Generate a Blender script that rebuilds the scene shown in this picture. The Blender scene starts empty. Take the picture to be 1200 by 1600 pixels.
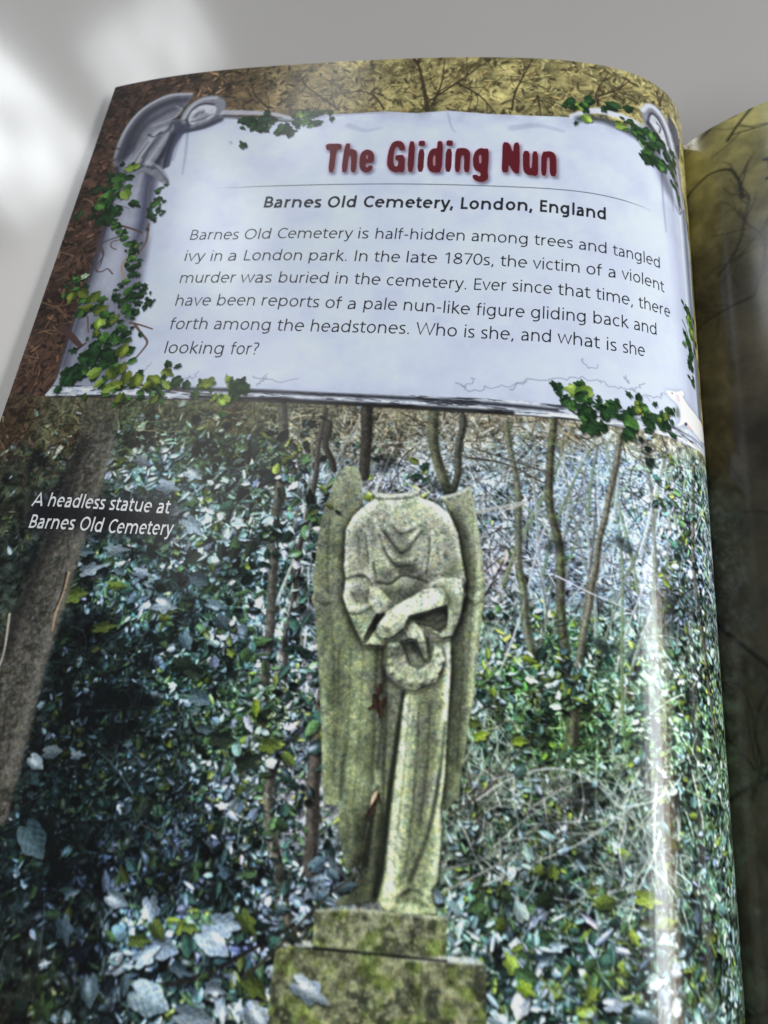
import bpy, math
import numpy as np

C = bpy.context.scene.collection
SC = bpy.context.scene
MM = 0.001

# ---------------------------------------------------------------- camera
cam_d = bpy.data.cameras.new("camera")
cam = bpy.data.objects.new("camera", cam_d)
C.objects.link(cam)
cam.location = (0.10861, -0.22767, 0.17962)
cam.rotation_mode = 'YXZ'
cam.rotation_mode = 'QUATERNION'
cam.rotation_quaternion = (0.97459, 0.215279, -0.011215, 0.060855)
cam_d.sensor_fit = 'VERTICAL'
cam_d.sensor_height = 32.0
cam_d.lens = 32.0 * 1202.0 / 1600.0
cam_d.clip_start = 0.01
cam_d.clip_end = 50.0
cam_d.dof.use_dof = True
cam_d.dof.focus_distance = 0.185
cam_d.dof.aperture_fstop = 18.0
SC.camera = cam

# ---------------------------------------------------------------- world and lamps
world = bpy.data.worlds.new("World")
SC.world = world
world.use_nodes = True
bg = world.node_tree.nodes["Background"]
bg.inputs["Color"].default_value = (0.80, 0.84, 0.90, 1)
bg.inputs["Strength"].default_value = 0.22

def lamp(name, target, az, el, dist, sx, sy, power, col, roll=0.0, spread=180):
    d = bpy.data.lights.new(name, 'AREA')
    d.shape = 'RECTANGLE'
    d.size, d.size_y = sx, sy
    d.energy = power
    d.color = col
    d.spread = math.radians(spread)
    o = bpy.data.objects.new(name, d)
    C.objects.link(o)
    a, e = math.radians(az), math.radians(el)
    from mathutils import Vector, Quaternion
    u = Vector((math.cos(a) * math.cos(e), math.sin(a) * math.cos(e), math.sin(e)))
    o.location = Vector(target) + u * dist
    q = u.to_track_quat('Z', 'Y')
    o.rotation_mode = 'QUATERNION'
    o.rotation_quaternion = q @ Quaternion((0, 0, 1), math.radians(roll))
    return o

def cloudy(o, scale):
    d = o.data
    d.use_nodes = True
    nt = d.node_tree
    em = nt.nodes["Emission"]
    g = nt.nodes.new("ShaderNodeNewGeometry")
    n = nt.nodes.new("ShaderNodeTexNoise"); n.inputs["Scale"].default_value = scale; n.inputs["Detail"].default_value = 4
    r = nt.nodes.new("ShaderNodeMapRange")
    r.inputs["From Min"].default_value = 0.35; r.inputs["From Max"].default_value = 0.65
    r.inputs["To Min"].default_value = 0.15; r.inputs["To Max"].default_value = 1.9
    nt.links.new(g.outputs["Parametric"], n.inputs["Vector"])
    nt.links.new(n.outputs["Fac"], r.inputs["Value"])
    nt.links.new(r.outputs["Result"], em.inputs["Strength"])

# two casements of the window beyond the far left of the table, and a narrow one to the right
cloudy(lamp("window_and_fill_light", (0.0, 0.0, 0.0), 126.5, 36, 1.6, 0.23, 0.30, 1.25, (0.93, 0.97, 1.0), 24), 3.0)
cloudy(lamp("window_and_fill_light", (0.0, 0.0, 0.0), 111.5, 33.5, 1.6, 0.25, 0.17, 0.42, (0.93, 0.97, 1.0), 24), 5.0)
lamp("low_window_light", (0.19, 0.0, 0.0), 127.0, 3.0, 1.6, 0.16, 0.12, 1.3, (1.0, 0.98, 0.94), 0)
lamp("window_and_fill_light", (-0.02, -0.1, 0.0), 134.0, 51, 1.6, 0.60, 0.50, 1.5, (1.0, 0.98, 0.95), 0)  # added dim fill lamp, no casement: lifts the tabletop on the left
lamp("side_window_and_fringe_light", (0.168, -0.30, 0.024), 0.0, 47.5, 1.0, 0.96, 0.13, 9.6, (0.93, 0.97, 1.0), 0)
lamp("side_window_and_fringe_light", (0.168, -0.30, 0.024), 0.0, 41.0, 1.0, 0.96, 0.03, 1.7, (1.0, 0.74, 0.40), 0)  # added warm strip, only there to tint the edge of the page glare

SC.view_settings.view_transform = 'Standard'
SC.view_settings.look = 'None'
SC.view_settings.gamma = 1.0
SC.view_settings.exposure = 0.12
SC.view_settings.use_curve_mapping = False
SC.cycles.max_bounces = 6

# ---------------------------------------------------------------- materials
def new_mat(name):
    m = bpy.data.materials.new(name)
    m.use_nodes = True
    nt = m.node_tree
    return m, nt, nt.nodes["Principled BSDF"]

def bump(nt, b, scale, strength, dist, detail=3.0):
    n = nt.nodes.new("ShaderNodeTexNoise")
    n.inputs["Scale"].default_value = scale
    n.inputs["Detail"].default_value = detail
    tc = nt.nodes.new("ShaderNodeTexCoord")
    nt.links.new(tc.outputs["Object"], n.inputs["Vector"])
    bp = nt.nodes.new("ShaderNodeBump")
    bp.inputs["Strength"].default_value = strength
    bp.inputs["Distance"].default_value = dist
    nt.links.new(n.outputs["Fac"], bp.inputs["Height"])
    nt.links.new(bp.outputs["Normal"], b.inputs["Normal"])
    return n

# glossy printed paper: the ink is a colour attribute of the sheet
PRINT, nt, b = new_mat("printed_paper")
at = nt.nodes.new("ShaderNodeAttribute")
at.attribute_name = "ink"
nt.links.new(at.outputs["Color"], b.inputs["Base Color"])
b.inputs["Roughness"].default_value = 0.165
b.inputs["Specular IOR Level"].default_value = 0.36
bump(nt, b, 2600, 0.03, 0.0001)

def ink_mat(name, col, rough=0.3):
    m, nt, b = new_mat(name)
    n = nt.nodes.new("ShaderNodeTexNoise")
    n.inputs["Scale"].default_value = 1500
    tc = nt.nodes.new("ShaderNodeTexCoord")
    nt.links.new(tc.outputs["Object"], n.inputs["Vector"])
    mx = nt.nodes.new("ShaderNodeMix")
    mx.data_type = 'RGBA'
    mx.inputs["A"].default_value = (*[c * 0.85 for c in col], 1)
    mx.inputs["B"].default_value = (*[min(1, c * 1.15) for c in col], 1)
    nt.links.new(n.outputs["Fac"], mx.inputs["Factor"])
    nt.links.new(mx.outputs["Result"], b.inputs["Base Color"])
    b.inputs["Roughness"].default_value = rough
    return m

INK_BLACK = ink_mat("black_ink", (0.018, 0.018, 0.022))
INK_GREY = ink_mat("grey_ink", (0.17, 0.18, 0.22))
INK_RED = ink_mat("red_ink", (0.115, 0.004, 0.012))
INK_WHITE = ink_mat("white_ink", (0.85, 0.87, 0.92))

PAPER = ink_mat("paper_edge", (0.62, 0.58, 0.48), 0.7)
COVER = ink_mat("cover_card", (0.10, 0.07, 0.05), 0.35)

TABLE, nt, b = new_mat("white_laminate")
n1 = nt.nodes.new("ShaderNodeTexNoise")
n1.inputs["Scale"].default_value = 9
n1.inputs["Detail"].default_value = 6
tc = nt.nodes.new("ShaderNodeTexCoord")
nt.links.new(tc.outputs["Object"], n1.inputs["Vector"])
mx = nt.nodes.new("ShaderNodeMix")
mx.data_type = 'RGBA'
mx.inputs["A"].default_value = (0.42, 0.405, 0.39, 1)
mx.inputs["B"].default_value = (0.45, 0.435, 0.42, 1)
nt.links.new(n1.outputs["Fac"], mx.inputs["Factor"])
nt.links.new(mx.outputs["Result"], b.inputs["Base Color"])
b.inputs["Roughness"].default_value = 0.45
b.inputs["IOR"].default_value = 1.8
b.inputs["Coat Weight"].default_value = 1.0
b.inputs["Coat IOR"].default_value = 1.75
b.inputs["Coat Roughness"].default_value = 0.12
bump(nt, b, 30, 0.12, 0.002, 1.0)

# ---------------------------------------------------------------- page shape (millimetres)
KN = np.array([0, .25, .45, .6, .7, .8, .9, 1.0, 1.25])
KA = np.array([0.347, 0.2065, 0.1759, 0.1295, 0.074, -0.0774, -0.4934, -1.2428, -1.6419])
KD = np.array([0.0162, -0.0233, -0.0831, -0.0358, 0.0147, 0.064, 0.0399, -0.0057, 0.0003])
SG = np.linspace(0, 1.25, 201)

def spline(kn, k, x):
    n = len(kn); h = np.diff(kn)
    A = np.zeros((n, n)); bb = np.zeros(n); A[0, 0] = A[-1, -1] = 1
    for i in range(1, n - 1):
        A[i, i-1] = h[i-1]; A[i, i] = 2 * (h[i-1] + h[i]); A[i, i+1] = h[i]
        bb[i] = 6 * ((k[i+1] - k[i]) / h[i] - (k[i] - k[i-1]) / h[i-1])
    M = np.linalg.solve(A, bb)
    i = np.clip(np.searchsorted(kn, x) - 1, 0, n - 2); t = x - kn[i]; hh = h[i]
    return k[i] + t * ((k[i+1] - k[i]) / hh - hh * (2 * M[i] + M[i+1]) / 6) + t * t * M[i] / 2 + t**3 * (M[i+1] - M[i]) / (6 * hh)

def profile(k):
    m = spline(KN, k, (SG[1:] + SG[:-1]) / 2)
    ds = SG[1] - SG[0]
    return np.r_[0, np.cumsum(np.cos(m)) * ds], np.r_[0, np.cumsum(np.sin(m)) * ds]

PX0, PZ0 = profile(KA)
PX1, PZ1 = profile(KA + KD)

def page_point(x, y, lift=0.0):
    """page millimetres (from the fore edge, from the top edge) -> metres on the arched left page"""
    s = np.asarray(x, float) / 200.0; v = np.asarray(y, float) / 200.0
    w = v / 1.4
    def at(t):
        return (np.interp(t, SG, PX0) * (1 - w) + np.interp(t, SG, PX1) * w,
                np.interp(t, SG, PZ0) * (1 - w) + np.interp(t, SG, PZ1) * w)
    X, Z = at(s)
    if lift:
        X2, Z2 = at(s + 2e-3)
        X1_, Z1_ = at(s - 2e-3)
        tx, tz = X2 - X1_, Z2 - Z1_
        L = np.hypot(tx, tz)
        X = X - tz / L * (lift / 200.0); Z = Z + tx / L * (lift / 200.0)
    return np.stack([X * 0.2, -v * 0.2, Z * 0.2], -1)

PAGE_W, PAGE_H = 207.0, 268.0
def fore_edge(y):
    return 0.0393 * np.asarray(y, float)

RK = np.array([0, .06, .12, .25, .45, .7, 1.05])
RA = np.array([1.15, .86, .70, .52, .22, .02, -.28])
RS = np.linspace(0, 1.05, 201)
_m = spline(RK, RA, (RS[1:] + RS[:-1]) / 2)
RX = 0.9475 + np.r_[0, np.cumsum(np.cos(_m)) * (RS[1] - RS[0])]
RZ = 0.003 + np.r_[0, np.cumsum(np.sin(_m)) * (RS[1] - RS[0])]
def right_point(x, y, lift=0.0):
    """the same for the right page, x from the gutter"""
    s = np.asarray(x, float) / 200.0
    X, Z = np.interp(s, RS, RX), np.interp(s, RS, RZ)
    if lift:
        tx = np.interp(s + 4e-3, RS, RX) - np.interp(s - 4e-3, RS, RX)
        tz = np.interp(s + 4e-3, RS, RZ) - np.interp(s - 4e-3, RS, RZ)
        L = np.hypot(tx, tz)
        X = X - tz / L * (lift / 200.0); Z = Z + tx / L * (lift / 200.0)
    return np.stack([X * 0.2, -np.asarray(y, float) * MM + 0 * X, Z * 0.2], -1)

#ART-BEGIN
# ================================================================ the print
R = 6.0                                   # ink cells per millimetre
CW, CH = int(PAGE_W * R), int(PAGE_H * R)
ink = np.zeros((CH, CW, 3), np.float32)   # as printed, display values 0..1
pid = np.zeros((CH, CW), np.uint8)        # which printed part a cell belongs to
XX = (np.arange(CW, dtype=np.float32) + .5) / R
YY = (np.arange(CH, dtype=np.float32) + .5) / R
rng = np.random.default_rng(7)

def rgb(r, g, b):
    return np.array([r, g, b], np.float32) / 255.0

def window(x0, x1, y0, y1):
    a, b_ = max(0, int(x0 * R) - 1), min(CW, int(x1 * R) + 2)
    c, d = max(0, int(y0 * R) - 1), min(CH, int(y1 * R) + 2)
    return a, max(a, b_), c, max(c, d)

def blur(a, s):
    """gaussian blur, s in cells"""
    r = int(3 * s) + 1
    k = np.exp(-.5 * (np.arange(-r, r + 1) / s) ** 2); k /= k.sum()
    p = np.pad(a, ((r, r), (r, r)), mode='edge')
    n0, n1 = p.shape
    f0, f1 = n0 + 2 * r + 1, n1 + 2 * r + 1
    F = np.fft.rfft2(p, (f0, f1))
    F *= np.fft.fft(k, f0)[:, None] * np.fft.rfft(k, f1)[None, :]
    o = np.fft.irfft2(F, (f0, f1))
    return o[2*r:2*r + a.shape[0], 2*r:2*r + a.shape[1]].astype(np.float32)

def noise(shape, cell, octaves=4, gain=.55, seed=0, stretch=1.0):
    """smooth value noise around 0, about -1..1; cell in ink cells"""
    g = np.random.default_rng(seed)
    out = np.zeros(shape, np.float32); amp = 1.0; tot = 0
    for _ in range(octaves):
        ny, nx = int(shape[0] / cell) + 4, int(shape[1] / (cell * stretch)) + 4
        lat = g.uniform(-1, 1, (ny, nx)).astype(np.float32)
        y = np.arange(shape[0]) / cell; x = np.arange(shape[1]) / (cell * stretch)
        iy = y.astype(int); ix = x.astype(int)
        fy = (y - iy)[:, None]; fx = (x - ix)[None, :]
        fy = fy * fy * (3 - 2 * fy); fx = fx * fx * (3 - 2 * fx)
        a = lat[iy][:, ix]; b_ = lat[iy][:, ix + 1]; c = lat[iy + 1][:, ix]; d = lat[iy + 1][:, ix + 1]
        out += amp * ((a * (1 - fx) + b_ * fx) * (1 - fy) + (c * (1 - fx) + d * fx) * fy)
        tot += amp * .6; amp *= gain; cell = max(cell / 2, 1.0)
    return out / tot

def smooth_path(pts, n=6):
    """Catmull-Rom through the points"""
    p = np.asarray(pts, float)
    if len(p) < 3:
        return p
    q = np.vstack([2 * p[0] - p[1], p, 2 * p[-1] - p[-2]])
    out = []
    for i in range(1, len(q) - 2):
        t = np.linspace(0, 1, n, endpoint=False)[:, None]
        a, b_, c, d = q[i-1], q[i], q[i+1], q[i+2]
        out.append(.5 * (2*b_ + (c - a)*t + (2*a - 5*b_ + 4*c - d)*t*t + (3*b_ - a - 3*c + d)*t**3))
    return np.vstack(out + [p[-1:]])

def poly_mask(pts, pad=0.0, sub=3):
    p = np.asarray(pts, float)
    a, b_, c, d = window(p[:, 0].min() - pad, p[:, 0].max() + pad, p[:, 1].min() - pad, p[:, 1].max() + pad)
    m = np.zeros((d - c, b_ - a), np.float32)
    if m.size == 0:
        return (a, b_, c, d), m
    for k in range(sub):
        ys = (np.arange(c, d) + (k + .5) / sub) / R
        cov = np.zeros((d - c, (b_ - a) * sub + 1), np.float32)
        for i in range(len(p)):
            (x0, y0), (x1, y1) = p[i], p[(i + 1) % len(p)]
            if y0 == y1:
                continue
            lo, hi = min(y0, y1), max(y0, y1)
            rows = np.nonzero((ys >= lo) & (ys < hi))[0]
            if len(rows) == 0:
                continue
            xs = x0 + (ys[rows] - y0) / (y1 - y0) * (x1 - x0)
            cols = np.clip(((xs * R - a) * sub).round().astype(int), 0, cov.shape[1] - 1)
            np.add.at(cov, (rows, cols), 1.0)
        inside = (np.cumsum(cov, 1)[:, :-1] % 2)
        m += inside.reshape(d - c, b_ - a, sub).mean(2)
    return (a, b_, c, d), m / sub

def put(win, m, col, part=None, alpha=1.0, thr=.5):
    a, b_, c, d = win
    if m.size == 0:
        return
    k = (m * alpha)[..., None]
    ink[c:d, a:b_] = ink[c:d, a:b_] * (1 - k) + np.asarray(col, np.float32) * k
    if part is not None:
        pid[c:d, a:b_][m > thr] = part

def fill(pts, col, alpha=1.0, soft=0.0, part=None, curve=False):
    if curve:
        p = np.asarray(pts, float)
        pts = smooth_path(np.vstack([p, p[:1]]))[:-1]
    win, m = poly_mask(pts, pad=soft * 3)
    if soft > 0 and m.size:
        m = blur(m, soft * R)
    put(win, m, col, part, alpha)
    return win, m

def stroke_mask(pts, w0, w1=None, soft=None, wm=None):
    """tapered stroke; widths in millimetres; soft = edge softness in millimetres"""
    p = np.asarray(pts, float)
    w1 = w0 if w1 is None else w1
    soft = 1.0 / R if soft is None else soft
    pad = max(w0, w1, wm or 0) * .5 + soft + .2
    a, b_, c, d = window(p[:, 0].min() - pad, p[:, 0].max() + pad, p[:, 1].min() - pad, p[:, 1].max() + pad)
    m = np.zeros((d - c, b_ - a), np.float32)
    if m.size == 0:
        return (a, b_, c, d), m
    n = len(p) - 1
    for i in range(n):
        (x0, y0), (x1, y1) = p[i], p[i + 1]
        a2, b2, c2, d2 = window(min(x0, x1) - pad, max(x0, x1) + pad, min(y0, y1) - pad, max(y0, y1) + pad)
        a2, b2, c2, d2 = max(a2, a), min(b2, b_), max(c2, c), min(d2, d)
        if b2 <= a2 or d2 <= c2:
            continue
        gx = XX[a2:b2][None, :] - x0; gy = YY[c2:d2][:, None] - y0
        dx, dy = x1 - x0, y1 - y0
        L2 = dx * dx + dy * dy + 1e-9
        t = np.clip((gx * dx + gy * dy) / L2, 0, 1)
        dist = np.sqrt((gx - t * dx) ** 2 + (gy - t * dy) ** 2)
        g = (i + t) / n
        w = (w0 + (w1 - w0) * g)
        k = np.clip((w * .5 - dist) / soft + .5, 0, 1)
        v = m[c2 - c:d2 - c, a2 - a:b2 - a]
        np.maximum(v, k, out=v)
    return (a, b_, c, d), m

def stroke(pts, w0, w1=None, col=(0, 0, 0), alpha=1.0, soft=None, part=None, curve=True):
    if curve and len(pts) > 2:
        pts = smooth_path(pts, 4)
    win, m = stroke_mask(pts, w0, w1, soft)
    put(win, m, col, part, alpha)

IVY_R = ([.62, .36, .50, .31, .40, .30, .10], [.60, .44, .46, .38, .40, .36, .16], [.66, .34, .42, .34, .36, .34, .22])
def leaf(x, y, L, Wd, ang, dark, light, gloss=None, lobes=0.0, part=None, shadow=.5, vein=.35, soft=1.0, g=rng):
    """one leaf with a midrib, two halves of different tone and a sheen"""
    h = max(L, Wd) * .62 + .3
    a, b_, c, d = window(x - h, x + h + .4, y - h, y + h + .5)
    if b_ <= a or d <= c:
        return
    gx = XX[a:b_][None, :] - x; gy = YY[c:d][:, None] - y
    ca, sa = math.cos(ang), math.sin(ang)
    def cov(gx, gy, blur_):
        t = (gx * ca + gy * sa) / L + .5
        w = (-gx * sa + gy * ca) / Wd
        tc_ = np.clip(t, 0.001, .999)
        prof = 1.72 * tc_ ** .55 * (1 - tc_) ** .8
        if lobes:
            prof = prof * (1 - lobes * .5 + lobes * np.abs(np.cos(tc_ * 7.0)))
        m = np.clip((prof * .5 - np.abs(w)) * Wd * R / blur_ + .5, 0, 1) * ((t > 0) & (t < 1))
        if lobes < 0:      # ivy: five points round a stalk
            px_, py_ = (t - .42) * L, w * Wd * (L / Wd) ** .0
            py_ = py_ * L / Wd
            th = np.abs(np.arctan2(py_, px_))
            rr = np.interp(th, [0, .5, 1.05, 1.5, 2.1, 2.75, 3.14], IVY_R[int(-lobes) - 1]) * L
            m = np.clip((rr - np.hypot(px_, py_)) * min(1, Wd / L + .15) * R / blur_ + .5, 0, 1)
        return m, t, w
    if shadow > 0:
        ms, _, _ = cov(gx - .25, gy - .4, 3.0)
        ink[c:d, a:b_] *= (1 - shadow * ms)[..., None]
    m, t, w = cov(gx, gy, soft)
    s = g.uniform(-.5, .5)
    tone = .5 + .38 * np.tanh(6 * w) * (1 if s > 0 else -1) + s * (t - .5) + .12 * np.sin(t * 19 + np.abs(w) * 22)
    if L > 4: tone = tone + .16 * np.sin((t * 1.0 - np.abs(w) * .9) * 34) * np.clip(np.abs(w) * 6, 0, 1)
    tone = np.clip(tone, 0, 1)[..., None]
    col = dark * (1 - tone) + light * tone
    if gloss is not None:
        w0 = g.uniform(-.25, .25); t0 = g.uniform(.3, .7)
        k = np.exp(-((w - w0) / .16) ** 2 - ((t - t0) / .28) ** 2)[..., None]
        col = col * (1 - .9 * k) + gloss * .9 * k
    if vein:
        k = np.clip(1 - np.abs(w) * Wd * R / 1.1, 0, 1)[..., None] * vein
        col = col * (1 - k) + (light * 1.1 + .1) * k
    put((a, b_, c, d), m.astype(np.float32), col, part)

def texture(win, m, base, amp, cell, seed, part=None, tint=None, alpha=1.0):
    """fill a mask with a mottled colour"""
    a, b_, c, d = win
    n = noise(m.shape, cell, 5, .65, seed)[..., None]
    col = base * (1 + amp * n)
    if tint is not None:
        n2 = np.clip(noise(m.shape, cell * 2, 4, .6, seed + 5)[..., None] * 1.6 + .3, 0, 1)
        col = col * (1 - n2) + tint * (1 + amp * n) * n2
    put(win, m, col, part, alpha)

(P_PAGE, P_PHOTO, P_TREE, P_STATUE, P_PLINTH, P_PANEL, P_LEDGE, P_ANGEL_A, P_ANGEL_B,
 P_IVY_A, P_IVY_B, P_IVY_C, P_IVY_D, P_IVY_E, P_IVY_F, P_RAT, P_IVY_G) = range(17)

# ---------------------------------------------------------------- border of leaf litter and twigs
full = (0, CW, 0, CH)
ones = np.ones((CH, CW), np.float32)
gx = (XX / PAGE_W)[None, :]; gy = (YY / PAGE_H)[:, None]
n_a = noise((CH, CW), 26, 5, .7, 11)[..., None]
n_b = noise((CH, CW), 60, 4, .6, 12)[..., None]
mixk = np.clip((gx - .12) * 2.6 - gy * 1.1 + .12, 0, 1)[..., None] + 0 * n_a
base = rgb(70, 52, 43) * (1 - mixk) + rgb(146, 138, 92) * mixk
ink[:] = np.clip(base * (1 + .42 * n_a + .3 * n_b), .03, 1)
def litter(x0, x1, y0, y1, count, seed):
    g = np.random.default_rng(seed)
    for _ in range(count):
        x, y = g.uniform(x0, x1), g.uniform(y0, y1)
        k = float(np.clip((x / PAGE_W - .12) * 2.6 - y / PAGE_H * 1.1 + .12, 0, 1))
        col = (rgb(78, 58, 46) * (1 - k) + rgb(148, 139, 94) * k) * g.choice([.45, .55, .7, 1.0, 1.2, 1.4 if k > .3 else 1.75])
        if g.random() < .25:
            col = col * np.array([.9, .84, .8], np.float32)
        if g.random() < .5:
            leaf(x, y, g.uniform(1.2, 4.2), g.uniform(.6, 1.6), g.uniform(0, 6.28), col * .75, np.clip(col * 1.15, 0, .8), None, 0, None, .3, .0, 2.6, g)
        else:
            q = [(x, y)]
            a = g.uniform(0, 6.28)
            for _k in range(3):
                a += g.normal(0, .5)
                q.append((q[-1][0] + math.cos(a) * g.uniform(.7, 2), q[-1][1] + math.sin(a) * g.uniform(.7, 2)))
            stroke(q, g.uniform(.2, .5), .1, np.clip(col, 0, .8), .8)
litter(0, 207, 0, 26, 2300, 1)
litter(0, 40, 20, 130, 2100, 2)
def twig(pts, w0, w1, col, forks=3, seed=0, alpha=.9, spread=.7, ln=5):
    g = np.random.default_rng(seed)
    stroke(pts, w0, w1, col, alpha)
    p = smooth_path(pts, 5)
    for _ in range(forks):
        i = g.integers(0, len(p) - 1)
        a = math.atan2(*(p[i + 1] - p[i])[::-1]) + g.choice([-1, 1]) * g.uniform(.3, spread)
        q = [tuple(p[i])]
        for _k in range(3):
            a += g.normal(0, .2)
            q.append((q[-1][0] + math.cos(a) * ln * g.uniform(.5, 1), q[-1][1] + math.sin(a) * ln * g.uniform(.5, 1)))
        stroke(q, w0 * .45, .1, col, alpha)
for k, t in enumerate([
        [(108.48,23.35),(106.7,14.41),(104.19,4.22),(102.86,0.61)], [(109.64,21.44),(111.69,11.68),(111.77,0.65)], [(108.18,20.04),(117.37,10.32),(124.56,2.23),(130.2,-1.09)],
        [(133.21,23.0),(133.82,15.6),(137.17,4.14),(139.09,-1.5)], [(116.51,11.73),(123.55,17.3),(128.66,24.8)], [(158.39,17.97),(157.81,12.61),(161.41,3.14)],
        [(158.39,13.85),(164.38,9.26),(168.65,3.25)], [(81.61,22.37),(74.62,15.65),(69.8,10.9),(66.86,5.56)], [(37.27,12.19),(40.25,5.86),(37.26,2.33)],
        [(140.43,16.56),(141.59,24.06)], [(95.33,22.45),(91.72,16.67),(86.38,13.5)], [(59.09,20.34),(53.73,14.02),(50.06,6.1)], [(179.05,8.5),(180.75,2.88),(182.53,-1.56)]]):
    twig(t, 1.5 if k < 1 else .8, .3, rgb(52, 42, 28), 4, 100 + k, .85)
for k, t in enumerate([[(10.13,113.04),(5.31,111.52),(2.43,109.7)], [(4.47,52.38),(8.93,55.36),(10.62,62.71)], [(4.26,65.5),(1.58,64.5),(0.35,66.33)],
                       [(6.82,104.04),(10.93,103.58),(15.56,104.88)], [(9.09,76.33),(3.87,74.29),(1.15,76.32)], [(2.4,92.13),(10.19,95.42),(11.59,93.29)]]):
    twig(t, .5, .2, rgb(135, 108, 80), 3, 200 + k, .7)
# dark foot of the fore edge and top corner, where the printed design fades darker
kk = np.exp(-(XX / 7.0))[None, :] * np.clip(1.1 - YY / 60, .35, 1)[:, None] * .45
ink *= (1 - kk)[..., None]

# ---------------------------------------------------------------- the woodland photograph
PH = [(-3.32,122.72),(16.97,125.82),(50.21,127.0),(91.47,126.7),(122.67,126.82),(147.91,126.6),(163.18,126.8),(174.23,126.15),(183.05,126.25),(195.91,123.18)]
ytop = np.interp(XX, [q[0] for q in PH], [q[1] for q in PH])
photo = (YY[:, None] > ytop[None, :]).astype(np.float32)
pid[photo > .5] = P_PHOTO
# average tones across the picture, coarse
TX = np.array([0, 120, 240, 360, 480, 600, 760, 880, 1000, 1100])
TONE = [(5.32,133.15),(29.11,134.1),(50.28,134.0),(70.1,133.3),(89.17,132.3),(107.74,131.13),(131.94,129.35),(149.88,127.61),(168.56,124.37),(188.35,116.7),(14.39,155.89),(36.02,155.77),(55.71,155.05),(74.35,153.98),(92.39,152.71),(110.04,151.35),(133.11,149.4),(150.23,147.67),(168.01,144.87),(188.0,138.45),(22.2,175.94),(42.12,175.15),(60.56,174.02),(78.18,172.69),(95.31,171.25),(112.13,169.76),(134.17,167.72),(150.55,166.0),(167.51,163.55),(186.66,158.57),(29.05,193.84),(47.57,192.61),(64.93,191.22),(81.65,189.72),(97.97,188.17),(114.04,186.61),(135.15,184.5),(150.85,182.82),(167.06,180.63),(184.44,177.05),(35.12,209.97),(52.46,208.46),(68.9,206.9),(84.81,205.3),(100.41,203.69),(115.8,202.08),(136.05,199.95),(151.12,198.29),(166.65,196.33),(182.7,193.69),(40.55,224.62),(56.9,222.94),(72.51,221.28),(87.71,219.63),(102.65,217.98),(117.42,216.36),(136.87,214.2),(151.37,212.57),(166.27,210.8),(181.26,208.83),(45.46,238.01),(60.94,236.23),(75.83,234.51),(90.37,232.84),(104.72,231.19),(118.92,229.56),(137.64,227.4),(151.6,225.8),(165.92,224.18),(180.02,222.7),(49.92,250.31),(64.64,248.48),(78.87,246.75),(92.83,245.08),(106.63,243.44),(120.31,241.81),(138.35,239.66),(151.81,238.09),(165.61,236.59),(178.95,235.48),(53.35,259.83),(67.5,257.99),(81.24,256.27),(94.75,254.61),(108.13,252.98),(121.39,251.36),(138.91,249.23),(151.98,247.68),(165.36,246.28),(178.15,245.4)]
TC = np.array([0.99, 1.005, .97], np.float32) * np.array([
 [(58,42,34),(75,66,56),(66,66,56),(72,68,56),(95,92,80),(118,113,100),(118,114,106),(124,121,114),(128,126,116),(100,104,86)],
 [(44,43,38),(56,56,54),(72,80,88),(72,84,80),(112,122,128),(126,130,134),(118,124,130),(118,126,133),(130,140,146),(104,118,116)],
 [(40,43,43),(44,48,48),(64,75,83),(62,77,76),(104,114,115),(115,120,120),(122,122,127),(112,119,128),(122,130,138),(98,110,116)],
 [(50,50,46),(30,36,38),(52,62,70),(78,93,98),(118,128,133),(115,120,118),(116,125,120),(86,101,91),(112,124,118),(88,98,92)],
 [(35,36,36),(18,23,27),(40,49,54),(70,84,76),(116,126,126),(110,115,105),(106,116,106),(82,101,73),(108,122,108),(100,114,101)],
 [(28,32,34),(22,29,32),(32,41,46),(80,90,95),(106,111,111),(105,110,105),(115,117,113),(101,103,100),(116,122,118),(100,114,105)],
 [(26,33,38),(18,23,30),(38,45,54),(56,67,75),(86,96,101),(100,105,100),(111,116,114),(98,106,103),(114,120,118),(105,119,115)],
 [(30,34,36),(25,29,38),(84,98,117),(65,75,85),(68,72,60),(90,95,85),(115,129,129),(110,125,120),(118,128,126),(95,109,105)],
 [(28,28,26),(42,48,48),(104,119,128),(104,114,114),(78,83,64),(95,100,88),(120,134,134),(115,129,124),(122,132,130),(95,109,105)]], np.float32) / 255.0
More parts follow.
